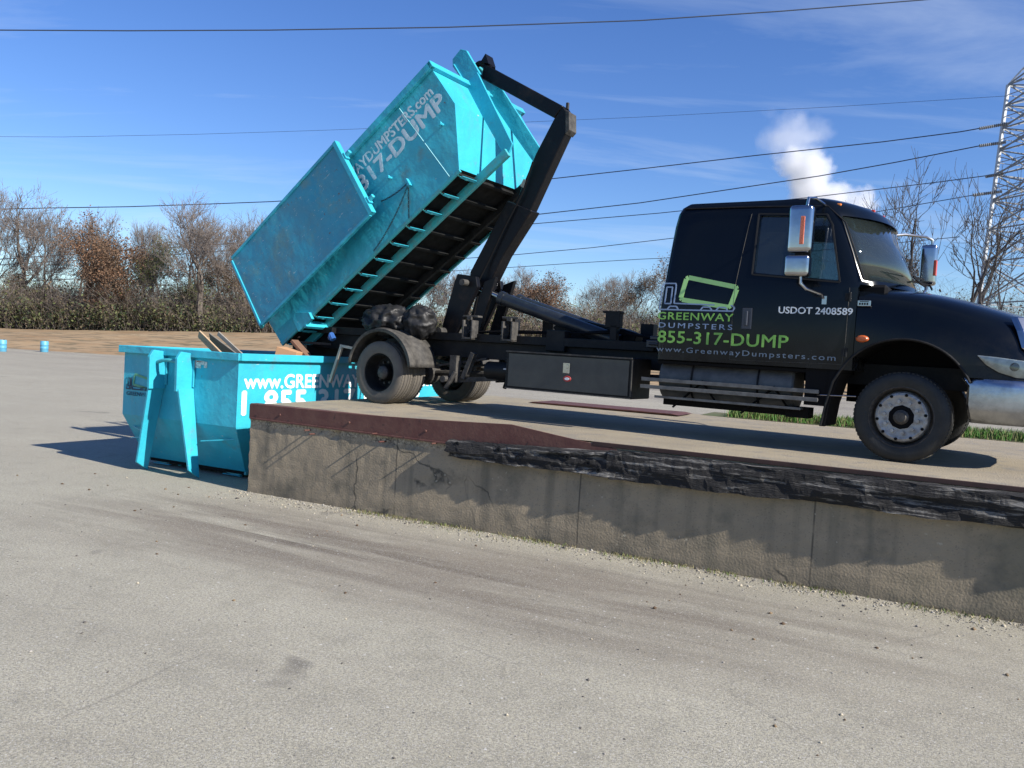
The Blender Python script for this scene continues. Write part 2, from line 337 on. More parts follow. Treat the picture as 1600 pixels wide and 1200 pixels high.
    bu = N(t, 'ShaderNodeBump'); bu.inputs['Strength'].default_value = .55; bu.inputs['Distance'].default_value = .012; L(h2.outputs[0], bu.inputs['Height']); L(bu.outputs[0], b.inputs['Normal']); return m
m_ground = ground_mat()
g = MB(); g.add([(-4000, -300, 0), (4000, -300, 0), (4000, 5000, 0), (-4000, 5000, 0)], [(0, 1, 2, 3)])
tag(g.build('ground', m_ground), None, None, kind='structure')

def deck_z(a): return 1.19 if a < 12 else max(.02, 1.19 - (a-12)*.05)
def dm(a, p, z): return A + D*a + M*p + Vector((0, 0, z))
m_conc = mat('stained_board_formed_concrete', (.325, .262, .178), .9, 0, (.24, .197, .137), 1.7, .35, .7, .3, 45, stretch=(1, 1, 1), col3=(.13, .115, .085), n3=2.1, lo3=.52, hi3=.74)
def conc_mat():
    m = m_conc; t = m.node_tree; L = t.links.new; b = t.nodes['Principled BSDF']
    old = b.inputs['Base Color'].links[0].from_socket
    c = N(t, 'ShaderNodeTexCoord'); q = N(t, 'ShaderNodeMapping'); q.inputs['Scale'].default_value = (5, 5, .35); L(c.outputs['Object'], q.inputs[0])
    n = N(t, 'ShaderNodeTexNoise'); n.inputs['Scale'].default_value = 1.0; n.inputs['Detail'].default_value = 6; L(q.outputs[0], n.inputs[0])
    r = N(t, 'ShaderNodeMapRange'); r.inputs[1].default_value = .52; r.inputs[2].default_value = .75; r.inputs[4].default_value = .75; L(n.outputs[0], r.inputs[0])
    x = N(t, 'ShaderNodeMix', data_type='RGBA'); x.inputs[7].default_value = (.10, .092, .07, 1); L(old, x.inputs[6]); L(r.outputs[0], x.inputs[0])
    v = N(t, 'ShaderNodeTexVoronoi'); v.inputs['Scale'].default_value = 95; L(c.outputs['Object'], v.inputs[0]); s = N(t, 'ShaderNodeSeparateColor'); L(v.outputs['Color'], s.inputs[0])
    r2 = N(t, 'ShaderNodeMapRange'); r2.inputs[1].default_value = .9; r2.inputs[2].default_value = 1.0; r2.inputs[4].default_value = .35; L(s.outputs[0], r2.inputs[0])
    x2 = N(t, 'ShaderNodeMix', data_type='RGBA'); x2.inputs[7].default_value = (.07, .065, .06, 1); L(x.outputs[2], x2.inputs[6]); L(r2.outputs[0], x2.inputs[0])
    sp = N(t, 'ShaderNodeSeparateXYZ'); L(c.outputs['Object'], sp.inputs[0])
    def mr(sock, a_, b_, hi=1.0):
        r_ = N(t, 'ShaderNodeMapRange'); r_.inputs[1].default_value = a_; r_.inputs[2].default_value = b_; r_.inputs[4].default_value = hi; L(sock, r_.inputs[0]); return r_.outputs[0]
    def ml(p_, q_):
        z_ = N(t, 'ShaderNodeMath', operation='MULTIPLY'); L(p_, z_.inputs[0]); L(q_, z_.inputs[1]); return z_.outputs[0]
    def mxc(f_, a_, col_):
        z_ = N(t, 'ShaderNodeMix', data_type='RGBA'); L(f_, z_.inputs[0]); L(a_, z_.inputs[6]); z_.inputs[7].default_value = (*col_, 1); return z_.outputs[2]
    def noi(sc_, det=5):
        z_ = N(t, 'ShaderNodeTexNoise'); z_.inputs['Scale'].default_value = sc_; z_.inputs['Detail'].default_value = det; L(c.outputs['Object'], z_.inputs[0]); return z_.outputs[0]
    fin = x2.outputs[2]
    # green-black algae towards the right, board joints, cracks, lift line
    fin = mxc(ml(mr(sp.outputs[0], 4.5, 9.5, .6), mr(noi(.9), .36, .6)), fin, (.10, .098, .068))
    fr = N(t, 'ShaderNodeMath', operation='PINGPONG'); fr.inputs[1].default_value = 1.22; L(sp.outputs[0], fr.inputs[0])
    fin = mxc(ml(mr(fr.outputs[0], .012, .004), mr(noi(3), .3, .5, .8)), fin, (.06, .052, .04))
    v3 = N(t, 'ShaderNodeTexVoronoi', feature='DISTANCE_TO_EDGE'); v3.inputs['Scale'].default_value = 1.1; wv = N(t, 'ShaderNodeMix', data_type='VECTOR'); wv.inputs[0].default_value = .22
    n4 = N(t, 'ShaderNodeTexNoise'); n4.inputs['Scale'].default_value = 3; n4.inputs['Detail'].default_value = 7; L(c.outputs['Object'], n4.inputs[0]); L(c.outputs['Object'], wv.inputs[4]); L(n4.outputs[1], wv.inputs[5]); L(wv.outputs[1], v3.inputs[0])
    fin = mxc(ml(mr(v3.outputs[0], .012, .002), mr(noi(.8), .52, .58, .85)), fin, (.05, .045, .035))
    # pale spalls and a rough stony band under the steel edge
    fin = mxc(ml(mr(noi(16, 3), .66, .70), mr(noi(2.2), .5, .58, .8)), fin, (.42, .37, .28))
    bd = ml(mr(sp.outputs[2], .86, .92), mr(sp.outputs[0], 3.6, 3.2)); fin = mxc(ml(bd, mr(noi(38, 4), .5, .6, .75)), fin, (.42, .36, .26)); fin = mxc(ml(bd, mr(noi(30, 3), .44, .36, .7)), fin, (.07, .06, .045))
    # patchy darker tone towards the foot
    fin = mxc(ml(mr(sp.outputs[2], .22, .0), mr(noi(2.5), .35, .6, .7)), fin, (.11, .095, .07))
    L(fin, b.inputs['Base Color'])
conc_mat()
dock = thing('loading_dock', 'low concrete loading dock with rusty steel edge and charred timber under the truck', 'loading dock', frame(A, D, M, Vector((0, 0, 1))))
# wall with chipped, slightly uneven face; local x along, y into the dock
DW = 6.4; NA = 260; NZ = 22; LA = 35.0
b = MB(); V = []; Fs = []
for i in range(NA+1):
    a = LA*(i/NA)**1.5; top = deck_z(a)-.012
    for j in range(NZ+1):
        z = -.05 + (top+.05)*j/NZ
        n = noise.noise(Vector((a*1.3, z*2.5, 3)))*.012 + noise.noise(Vector((a*9, z*9, 1)))*.005
        chip = max(0, noise.noise(Vector((a*6, z*7, 9)))-.05)*.10*math.exp(-((z-.93)/.06)**2) if a < 3.6 else 0
        if a < .01: n += abs(noise.noise(Vector((7, z*6, 2))))*.05
        V.append((a + (abs(noise.noise(Vector((7, z*8, 5))))*.05 if i == 0 else 0), n+chip, z))
for i in range(NA):
    for j in range(NZ):
        k = i*(NZ+1)+j; Fs.append((k, k+NZ+1, k+NZ+2, k+1))
b.add(V, Fs)
# end wall, back wall and core
K = len(b.v)
b.add([(.02, .01, -.05), (.02, DW, -.05), (.02, DW, 1.178), (.02, .01, 1.178)], [(0, 1, 2, 3)])
tops = []
for i in range(36):
    a = .02+(LA-.02)*i/35; tops += [(a, DW, -.05), (a, DW, deck_z(a)-.012)]
b.add(tops, [(2*i, 2*i+1, 2*i+3, 2*i+2) for i in range(35)])
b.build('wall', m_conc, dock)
# deck slab: a thing of pavement
def deck_mat():
    m = mat('gritty_tan_pavement', (.31, .26, .18), .9, 0, (.23, .195, .14), .9, .35, .7, .6, 60, col3=(.20, .18, .15), n3=3.5, lo3=.52, hi3=.7); return m
m_deck = deck_mat()
b = MB()
rows = []; na = 60; npn = 14
for i in range(na+1):
    a = LA*i/na
    for j in range(npn+1):
        p = DW*j/npn; z = deck_z(a) + (noise.noise(Vector((a*.5, p*.5, 0)))*.012 if 0 < j < npn else 0)
        z += .02*max(0, 1-a/6)*min(1, p/1.5)
        rows.append((a, p, z))
b.add(rows, [(i*(npn+1)+j, (i+1)*(npn+1)+j, (i+1)*(npn+1)+j+1, i*(npn+1)+j+1) for i in range(na) for j in range(npn)])
ds = b.build('ramp_pavement', m_deck); ds.matrix_world = frame(A, D, M, Vector((0, 0, 1))); tag(ds, None, None, kind='structure')
# steel edge plates
topk = [(0, 1.20), (.02, 1.205), (1.8, 1.215), (3.1, 1.25), (4.0, 1.285), (4.5, 1.225), (5.28, 1.135)]
botk = [(5.28, 1.07), (3.3, .985), (3.1, .975), (1.5, .985), (0, 1.01)]
b = MB(); b.prism([(x, z) for x, z in topk]+[(x, z) for x, z in botk], -.016, -.003)
b.prism([(0.0, 1.197), (0.0, 1.211), (3.6, 1.211), (3.6, 1.197)], -.002, .14)
b.bar((.02, -.022, 1.012), (3.25, -.022, .982), .014, .022)
for x in (.55, 1.7, 2.85): b.lathe([(0, -.030), (.014, -.030), (.016, -.016)], 8, (x, 0, 1.10))
b.build('steel_edge_plate', m_rust, dock, .003)
b = MB(); b.box((9.95, -.004, 1.168), (9.9, .03, .045)); b.build('steel_edge_strip', mat('dark_rust_strip', (.022, .012, .011), .8, 0, (.05, .022, .018), 7), dock, .003)
b = MB()
for (x, z) in ((1.06, .94), (1.14, .90), (2.13, 1.0), (2.24, .91), (3.0, .965)):
    b.tube([(x, .05, z), (x+.004, -.118, z+.006)], .010, 8)
each(b, 'bolt_rod', m_rust, dock)
m_timber = mat('charred_split_timber', (.012, .0115, .012), .9, 0, (.21, .20, .185), 3.4, .52, .64, 1.0, 18, stretch=(.6, 6, 6), detail=9)
def timber(name, a0, a1, zt0, zt1, zb0, zb1, out, seed, label):
    V = []; Fs = []; n = int((a1-a0)*26); ring = 18
    for i in range(n+1):
        f = i/n; a = a0+(a1-a0)*f; zt = zt0+(zt1-zt0)*f; zb = zb0+(zb1-zb0)*f
        for j in range(ring):
            t = j/ring*4
            if t < 1: y, z = -out*(t), zt
            elif t < 2: y, z = -out, zt+(zb-zt)*(t-1)
            elif t < 3: y, z = -out*(3-t), zb
            else: y, z = 0, zb+(zt-zb)*(t-3)
            nn = noise.noise(Vector((a*1.6+seed, y*14, z*14)))*.045 + noise.noise(Vector((a*5, y*22+seed, z*26)))*.022 + noise.noise(Vector((a*16, y*30+seed, z*40)))*.010
            lo = max(0, (t-1.3))*(t < 3) * max(0, noise.noise(Vector((a*.8+seed, 4, 0))))*.035
            if i in (0, n): a2 = a + noise.noise(Vector((seed, y*30, z*30)))*.06
            else: a2 = a
            V.append((a2, y+nn*(1 if t < 3 else 0)-.006, z + (nn*.6 if 0 < t < 3 else 0)+lo))
    for i in range(n):
        for j in range(ring):
            k = i*ring+j; k2 = i*ring+(j+1) % ring; Fs.append((k, k2, k2+ring, k+ring))
    Fs.append(tuple(range(ring))); Fs.append(tuple(n*ring+j for j in range(ring)))
    b = MB(); b.add(V, Fs); o = b.build(name, m_timber, dock); o['label'] = label; return o
t1 = timber('timber_bumper', 3.22, 5.30, 1.03, 1.10, .84, .84, .095, 1, 'short charred timber with bolt holes at the left')
timber('timber_bumper', 5.22, 15.0, 1.125, 1.16, .82, .885, .105, 5, 'long charred splintered timber')
b = MB()
for x, z in ((3.9, .99), (4.15, .93), (4.75, 1.0), (5.0, .96), (5.12, .90), (3.35, 1.0)):
    b.lathe([(.0, -.10), (.016, -.10), (.016, -.118), (.030, -.118), (.030, -.08), (.0, -.08)], 12, (x, 0, z))
each(b, 'timber_bolt', m_steel, dock)
# steel plate lying at the far side of the deck
b = MB(); b.prism([(-.2, 0), (2.6, 0), (2.45, .02), (-.1, .02)], -.45, .45); pl = b.build('steel_plate', m_rust)
pl.matrix_world = frame(dm(1.9, 5.6, 1.218), D, M, Vector((0, 0, 1))); tag(pl, 'dark red steel plate lying on the far edge of the dock behind the truck', 'steel plate')

# ------------------------------------------------------------------ earth bank, verge
def bank_h(x): return float(np.interp(x, [-200, -75, -55, -31, -10, 30, 300], [1.2, 1.4, 1.6, 2.7, 3.6, 3.9, 4.0]))
m_bank = mat('dry_brown_earth_and_grass', (.25, .155, .075), 1, 0, (.30, .22, .13), .16, .35, .65, .8, 3, stretch=(1, 2.5, 1), col3=(.13, .10, .055), n3=.5, lo3=.5, hi3=.62)
b = MB(); ys = [69.5, 72, 76, 80, 85, 90, 94, 110, 150, 190, 196]; hs = [-.05, .10, .32, .52, .74, .93, 1, 1.02, 1.02, .9, -.05]; xs = np.linspace(-210, 260, 190)
for x in xs:
    for y, h in zip(ys, hs):
        zz = bank_h(x)*h if h > 0 else h
        b.v.append((float(x), y + 1.5*noise.noise(Vector((x*.08, y*.1, 0))), zz + (.12*noise.noise(Vector((x*.4, y*.4, 3))) if h > .2 else 0)))
m_ = len(ys)
for i in range(len(xs)-1):
    for j in range(m_-1): b.f.append((i*m_+j, (i+1)*m_+j, (i+1)*m_+j+1, i*m_+j+1))
tag(b.build('earth_bank', m_bank), None, None, kind='structure')
m_verge = mat('verge_soil', (.10, .09, .045), 1, 0, (.07, .09, .03), 1.5, .35, .65, .8, 10)
b = MB(); vr = []
for i in range(31):
    a = 4.6+.8*i
    for j, (p, dz) in enumerate(((6.2, .006), (6.45, .012), (7.2, .02), (8.5, -.25), (11.5, -1.25))):
        z = deck_z(a)+dz if a > 5.3 or j > 9 else deck_z(a)+dz
        vr.append((a, p+.15*noise.noise(Vector((a*.9, j, 0))), max(z, -.03)))
b.add(vr, [(i*5+j, (i+1)*5+j, (i+1)*5+j+1, i*5+j+1) for i in range(30) for j in range(4)])
vg = b.build('verge', m_verge); vg.matrix_world = frame(A, D, M, Vector((0, 0, 1))); tag(vg, None, None, kind='structure')

def blades(name, pts, hmin, hmax, wd, mats, lean=.5, label=None, cat='grass'):
    n = len(pts); ang = rng.uniform(0, 2*np.pi, n); h = rng.uniform(hmin, hmax, n); la = rng.uniform(0, 2*np.pi, n); lv = h*lean*rng.uniform(.2, 1, n)
    dx = np.stack([np.cos(ang), np.sin(ang), np.zeros(n)], 1)*wd; tip = pts + np.stack([np.cos(la)*lv, np.sin(la)*lv, h], 1); midp = pts*.5+tip*.5 + np.stack([np.zeros(n), np.zeros(n), h*.12], 1)
    V = np.stack([pts-dx, pts+dx, midp+dx*.8, midp-dx*.8, tip], 1).reshape(-1, 3); k = np.arange(n)[:, None]*5
    Fc = np.concatenate([np.concatenate([k, k+1, k+2], 1), np.concatenate([k, k+2, k+3], 1), np.concatenate([k+3, k+2, k+4], 1)])
    mi = rng.integers(0, len(mats), n); o = np_mesh(name, V, Fc, mats, np.concatenate([mi, mi, mi])); tag(o, label, cat, kind='stuff'); return o
m_g1 = mat('fresh_grass', (.055, .16, .016), .7); m_g2 = mat('mid_grass', (.10, .14, .03), .7); m_g3 = mat('dry_grass', (.18, .16, .07), .8)
def dmpts(a, p, z):
    return np.array(A)[None]+np.outer(a, np.array(D))+np.outer(p, np.array(M))+np.outer(z, [0, 0, 1])
n = 42000; a = rng.uniform(5.0, 24, n); p = 6.15+rng.gamma(2, .55, n); z = np.array([deck_z(x) for x in a]) + np.interp(p, [6.2, 7.2, 8.5, 11.5], [.005, .02, -.25, -1.25])
blades('verge_grass', dmpts(a, p, z), .05, .17, .006, [m_g1, m_g2, m_g1, m_g3], label='low green grass along the far side of the dock behind the truck')
n = 3200; a = rng.uniform(1.8, 14, n); a = a[np.array([noise.noise(Vector((q*1.7, 0, 8))) > -.12 for q in a])]; n = len(a); a = a + rng.normal(0, .1, n); p = -np.abs(rng.gamma(1.3, .05, n))-.01
blades('weeds', dmpts(a, p, np.zeros(n)), .01, .05, .004, [m_g2, m_g3, m_g3], 1.2, label='tiny green weeds and dry bits at the foot of the dock wall', cat='weeds')
# loose gravel, denser towards the wall
def stones(name, pts, s, mats, label):
    n = len(pts); base = np.array([[1, 0, 0], [-1, 0, 0], [0, 1, 0], [0, -1, 0], [0, 0, .7], [0, 0, -.7]]); fc = np.array([[0, 2, 4], [2, 1, 4], [1, 3, 4], [3, 0, 4], [2, 0, 5], [1, 2, 5], [3, 1, 5], [0, 3, 5]])
    j = base[None]*s[:, None, None]*rng.uniform(.6, 1.2, (n, 6, 1)); an = rng.uniform(0, 6.28, n); c_, s_ = np.cos(an)[:, None], np.sin(an)[:, None]
    V = np.stack([j[:, :, 0]*c_-j[:, :, 1]*s_, j[:, :, 0]*s_+j[:, :, 1]*c_, j[:, :, 2]], 2)+pts[:, None, :]
    Fc = (fc[None]+np.arange(n)[:, None, None]*6).reshape(-1, 3); mi = np.repeat(rng.integers(0, len(mats), n), 8)
    o = np_mesh(name, V.reshape(-1, 3), Fc, mats, mi); tag(o, label, 'gravel', kind='stuff')
m_st2 = mat('dark_gravel', (.10, .09, .08), .9); m_st3 = mat('tan_gravel', (.42, .37, .28), .9)
n = 8500; a = rng.uniform(-.2, 15, n); p = -.02-rng.gamma(1.0, .20, n)
n2 = 1500; a2 = rng.uniform(-4, 12, n2); p2 = rng.uniform(-8.2, 0, n2)
aa = np.concatenate([a, a2]); pp = np.concatenate([p, p2]); ss = np.concatenate([rng.gamma(1.4, .0030, n)+.002, rng.gamma(2, .0022, n2)+.002])
stones('gravel', dmpts(aa, pp, ss*.3), ss, [m_stone, m_st3, m_stone, m_st2], 'loose pale gravel on the pavement, thickest along the dock wall')

m_lf = mat('dead_leaf', (.09, .055, .03), .9); m_lf2 = mat('pale_dead_leaf', (.20, .14, .08), .9)
n = 60; a = rng.uniform(-3, 11, n); p = -rng.gamma(1.6, 1.1, n)-.1; ss = rng.uniform(.008, .026, n)
o = stones('leaf_litter', dmpts(a, p, ss*.25), ss, [m_lf, m_lf, m_lf2], 'scattered dead leaf and twig bits on the pavement')
# ------------------------------------------------------------------ hooklift dumpsters
def dumpster(root, s0, s1, T1, T0, Tk, yt, yb, knee, hookT, hookS, legy, scuff=False, rear_open=True, rail_t=.15, cut=.50):
    """x = towards the hook end, z = up; T0 floor, T1 rim, Tk knee of the end wall"""
    def yy(t):
        if knee: return yt if t >= Tk else yb+(yt-yb)*(t-T0)/(Tk-T0)
        return yb+(yt-yb)*(t-T0)/(T1-T0)
    th = .012
    ex = lambda t: s1 if t >= Tk else s1-cut*(Tk-t)/(Tk-T0)
    for sg in (-1, 1):
        b = MB(); ts = [T0, Tk, T1]; n = 3
        o_ = [(s0, sg*yy(t), t) for t in ts]+[(ex(t), sg*yy(t), t) for t in ts]; i_ = [(x, y-sg*th, z) for x, y, z in o_]
        b.add(o_+i_, [(0, 1, 4, 3), (1, 2, 5, 4), (6, 9, 10, 7), (7, 10, 11, 8), (0, 6, 7, 1), (1, 7, 8, 2), (3, 4, 10, 9), (4, 5, 11, 10), (0, 3, 9, 6), (2, 8, 11, 5)])
        sp = b.build('side_panel', m_cyan, root)
        if sg == -1: near = sp
        else: far = sp
    b = MB()
    f_ = [(ex(t)-.001, s_*(yy(t)-th-.001), t) for t in (T0, Tk, T1) for s_ in (-1, 1)]; k_ = [(x-th, y, z) for x, y, z in f_]
    b.add(f_+k_, [(0, 1, 3, 2), (2, 3, 5, 4), (6, 8, 9, 7), (8, 10, 11, 9), (0, 2, 8, 6), (2, 4, 10, 8), (1, 7, 9, 3), (3, 9, 11, 5), (4, 5, 11, 10), (0, 6, 7, 1)])
    b.build('end_panel', m_cyan, root)
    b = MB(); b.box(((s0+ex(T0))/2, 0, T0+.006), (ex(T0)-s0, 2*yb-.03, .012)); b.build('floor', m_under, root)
    if not rear_open:
        b = MB(); b.box((s0-.035, 0, (T0+T1)/2+.02), (.06, 2*yt-.02, T1-T0-.02))
        for q in (-.8, -.27, .27, .8): b.box((s0-.09, q, (T0+T1)/2), (.05, .08, T1-T0-.1))
        b.build('rear_door', m_cyan, root, .006)
    b = MB()
    for sg in (-1, 1): b.box(((s0+s1)/2+.03, sg*(yt+.03), T1-.045), (s1-s0+.06, .07, .11))
    b.box((s1+.035, 0, T1-.045), (.07, 2*yt+.13, .11)); b.build('rim', m_cyan, root, .008)
    for sg in (-1, 1):
        b = MB(); y = sg*.53
        e_ = s1-.55 if knee else s1+.1; b.box(((s0+e_)/2, y, rail_t/2-.01), (e_-s0, .07, rail_t-.02)); b.build('rail', m_rail if (sg < 0 or knee) else m_under, root, .006)  # tilted one: far rail blackened, shade painted in
    b = MB(); k = int((ex(T0)-s0)/.38)
    for i in range(k+1):
        x = s0+.08+(ex(T0)-s0-.16)*i/k
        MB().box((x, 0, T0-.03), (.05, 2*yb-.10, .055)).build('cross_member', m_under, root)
        for sg in (-1, 1):
            o_ = MB().prism([(0, 0), (.44, 0), (.44, -.012), (.40, -.05), (.25, -.085), (.06, -.05), (0, -.02)], -.008, .008).build('outrigger', m_rail if (sg < 0 or knee) else m_under, root)  # far outriggers of the tilted one get the same painted shade
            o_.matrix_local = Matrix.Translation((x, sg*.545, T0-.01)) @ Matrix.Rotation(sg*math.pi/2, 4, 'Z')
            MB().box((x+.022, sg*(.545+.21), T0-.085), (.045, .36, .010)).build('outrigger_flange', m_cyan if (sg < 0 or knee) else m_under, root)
    b = MB()
    for sg in (-1, 1): b.box(((s0+ex(T0))/2, sg*(yb-.01), T0-.025), (ex(T0)-s0, .04, .05))
    each(b, 'bottom_angle', m_rail, root, bevel=.004)
    # hook posts
    for sg in (-1, 1):
        yb_, yt_ = sg*legy[0], sg*legy[1]; b = MB(); w = .04
        pts = []
        for (x0, x1, t, y) in ((hookS-.04, hookS+.24, hookT-.52, yt_*1.18), (hookS+.0, hookS+.20, .0, yb_)):
            pts.append([(x0, y-w/2, t), (x1, y-w/2, t), (x1, y+w/2, t), (x0, y+w/2, t)])
        # pointed foot
        f = pts[1]; f2 = [(f[0][0], f[0][1], -.0), (f[1][0], f[1][1], .13), (f[2][0], f[2][1], .13), (f[3][0], f[3][1], -.0)]
        b.hexa(f2+pts[0])
        b.prism([(hookS-.03, hookT-.56), (hookS-.06, hookT-.1), (hookS+.0, hookT+.0), (hookS+.20, hookT+.02), (hookS+.27, hookT-.08), (hookS+.26, hookT-.56)], yt_*1.1-.025, yt_*1.1+.025)
        b.box((hookS-.02+.03*0, yt_*1.1, hookT-.30), (.02, .12, .4))
        b.build('hook_post', m_cyan, root, .004)
    b = MB(); b.tube([(hookS+.13, -legy[1]*1.15, hookT-.17), (hookS+.15, -legy[1]*.5, hookT-.13), (hookS+.16, 0, hookT-.12), (hookS+.15, legy[1]*.5, hookT-.13), (hookS+.13, legy[1]*1.15, hookT-.17)], .028, 10)
    b.build('hook_bar', m_rail, root, smooth=True)
    b = MB(); b.bar((ex(.55)+.01, -yy(.55)+.02, .62), (s1+.05, -legy[0]-.02, .55), .012, .015); b.bar((ex(.55)+.01, -yy(.55)+.02, .42), (s1+.05, -legy[0]-.02, .50), .012, .015); b.bar((ex(.55)+.01, yy(.55)-.02, .62), (s1+.05, legy[0]+.02, .55), .012, .015)
    if knee: each(b, 'brace_rod', m_cyan, root)
    return near, far, yy, ex

# tilted one, on the truck
TH = R(37.08); tx = UX*math.cos(TH)+UZ*math.sin(TH); tz = -UX*math.sin(TH)+UZ*math.cos(TH)
B0 = TO + UX*(-8.877) + UZ*1.263
tilt = thing('tilted_dumpster', 'cyan dumpster tipped up steeply on the black truck, door swung open along its side', 'dumpster', frame(B0, tx, UY, tz), 'cyan roll-off dumpsters')
near, far, yy, ex = dumpster(tilt, -.92, 4.05, 1.62, .13, .9, 1.2, 1.0, False, 2.13, 4.07, (.50, .25), rear_open=True)
sv = Vector((0, -(yy(1.6)-yy(.2)), 1.4)).normalized()
def sidept(s, t, e=.0): return Vector((s, -yy(t)-e, t))
upv = (sidept(0, 1.4)-sidept(0, .6)).normalized()
text('www.GREENWAYDUMPSTERS.com', 'lettering', m_faded, tilt, sidept(.72, 1.255), (1, 0, 0), upv, 3.14, .15, .03, .003)
text('1-855-317-DUMP', 'lettering', m_faded, tilt, sidept(.92, .985), (1, 0, 0), upv, 3.02, .235, .04, .003, 1.0)
b = MB(); 
b.box((.62, -1.33, 1.12), (2.92, .035, 1.38)); dr = b.build('door', m_cyan2, tilt, .006); dr['label'] = 'scuffed swing door folded flat along the side'
b = MB(); b.box((2.10, -1.34, 1.12), (.08, .10, 1.42)); b.box((-.85, -1.34, 1.10), (.05, .06, 1.36)); b.box((.62, -1.34, .425), (2.88, .06, .05)); b.box((.62, -1.34, 1.815), (2.88, .06, .05)); b.build('door_frame', m_cyan, dr, .006)
b = MB()
for t in (.62, 1.5): b.tube([(2.14, -1.34, t), (2.26, -1.34, t+.01)], .035, 10); b.box((2.16, -1.34, t), (.03, .09, .11))
each(b, 'latch_lug', m_cyan, dr, 2, bevel=.004)
b = MB()
for t in (.5, 1.1, 1.7): b.tube([(-.9, -1.28, t-.07), (-.9, -1.28, t+.07)], .035, 10)
each(b, 'hinge', m_rail, tilt)
b = MB()
for s, t in ((2.54, .80), (3.72, .80)): b.tube([sidept(s, t, -.01), sidept(s, t, .07)], .018, 8); b.tube([sidept(s, t, .06), sidept(s, t, .10)], .03, 10)
each(b, 'side_peg', m_cyan, tilt, 2)
def chain(p0, p1, sag, n=26, r=.012):
    b = MB(); p0, p1 = Vector(p0), Vector(p1); 
    for i in range(n):
        f0, f1 = i/n, (i+1.15)/n
        q = [p0.lerp(p1, f)+sag*(-4*f*(1-f)) for f in (f0, min(1, f1))]; d = (q[1]-q[0]).normalized(); sidev = d.cross(Vector((0, 1, 0))).normalized()*.010 if i % 2 else Vector((0, .010, 0))
        b.tube([q[0]+sidev*.2, q[0].lerp(q[1], .25)+sidev, q[0].lerp(q[1], .75)+sidev, q[1]+sidev*.2], .0045, 4)
        b.tube([q[0]-sidev*.2, q[0].lerp(q[1], .25)-sidev, q[0].lerp(q[1], .75)-sidev, q[1]-sidev*.2], .0045, 4)
    return b
gv = Vector((-math.sin(TH), 0, -math.cos(TH)))    # world down in the dumpster frame, roughly
c1 = chain(sidept(2.75, .50, .05), sidept(1.62, .12, .05), -gv*.0-Vector((0, 0, -.06)), 40); c2 = chain(sidept(2.75, .50, .05), sidept(2.45, .10, .05), Vector((0, 0, 0)), 16); c1.add(c2.v, c2.f)
c3 = chain(sidept(2.75, .52, .05), sidept(2.2, .62, .05), Vector((0, 0, .03)), 20); c1.add(c3.v, c3.f)
c1.build('door_chain', m_steel, tilt)
b = MB(); b.box(tuple(sidept(2.75, .53, .03)), (.05, .06, .13)); b.build('chain_bracket', m_cyan, tilt, .004)
b = MB(); b.bar(sidept(3.28, 1.5, .004), sidept(3.36, .15, .004), .004, .009); b.build('weld_seam', m_tb2, tilt)
b = MB(); b.prism([(-.42, .02), (-.05, .02), (-.05, .15), (-.30, .33), (-.42, .30)], -1.06, -1.00); b.box((-.25, -.8, .05), (.06, .5, .12)); b.build('rear_gusset', m_cyan, tilt, .003)

# ground one
gx = -M; gy = D
G0 = dm(-1.81, .3+6.3, 0.0)
gd = thing('ground_dumpster', 'cyan dumpster full of scrap standing on the ground at the dock end', 'dumpster', frame(G0, gx, gy, Vector((0, 0, 1))), 'cyan roll-off dumpsters')
near2, far2, yy2, ex2 = dumpster(gd, 0, 6.3-.06, 1.86, .11, .80, 1.2, 1.07, True, 1.82, 6.28, (.55, .26), rear_open=False, cut=.36)
# letters on the +y side run away from the hook end
m_wv = mat('bright_white_vinyl', (.80, .82, .80), .5, 0, (.45, .65, .68), 20, .62, .66)
ex_ = 6.24
text('www.GREENWAYDUMPSTERS.com', 'lettering', m_wv, gd, (ex_-.12, 1.202, 1.36), (-1, 0, 0), (0, 0, 1), 5.2, .21, .03, .003)
text('1-855-317-DUMP', 'lettering', m_wv, gd, (ex_-.10, 1.202, .98), (-1, 0, 0), (0, 0, 1), 4.6, .34, .04, .003, 1.05)
# emblem and small lettering on the hook end (left part) and the paper sticker
def outline(b, pts, w, plane, closed=True):
    q = [plane(*p) for p in pts]; k = len(q)
    for i in range(k if closed else k-1): b.bar(q[i], q[(i+1) % k], w, .004, (plane(0, 0, 1)-plane(0, 0, 0)))
    return b
def truck_logo(parent, plane, sc_, mw, mg, wl, wg):
    b = MB(); P = lambda u, v, e=0: plane(u*sc_, v*sc_, e)
    outline(b, [(.0, .0), (.03, .62), (.10, .70), (.40, .70), (.42, .62), (.40, .17), (1.98, .14), (2.05, .08), (2.0, .0)], wl, P)
    outline(b, [(.14, .16), (.16, .60), (.32, .60), (.31, .16)], wl, P)
    for cx_ in (.38, 1.30, 1.72):
        outline(b, [(cx_-.16, .0), (cx_-.09, .09), (cx_+.09, .09), (cx_+.16, .0)], wl, P, False)
    b.build('emblem_outline', mw, parent)
    b = MB(); outline(b, [(.58, .32), (.68, .82), (.74, .86), (2.02, .62), (2.06, .56), (1.94, .14), (1.88, .10), (.62, .27)], wg, P); b.build('emblem_box', mg, parent)
truck_logo(gd, lambda u, v, e=0: Vector((ex_+.006+e, -1.13+u, 1.20+v)), .27, m_dk, mat('green_decal_on_cyan', (.10, .34, .20), .6), .02, .035)
text('GREENWAY', 'lettering', m_dk, gd, (ex_+.002, -1.12, 1.10), (0, 1, 0), (0, 0, 1), .55, .06, .01, .003)
b = MB(); b.box((ex_+.003, .42, 1.69), (.004, .20, .06)); b.box((ex_+.003, .39, 1.635), (.004, .13, .05)); b.box((ex_+.003, .55, 1.665), (.004, .06, .09))
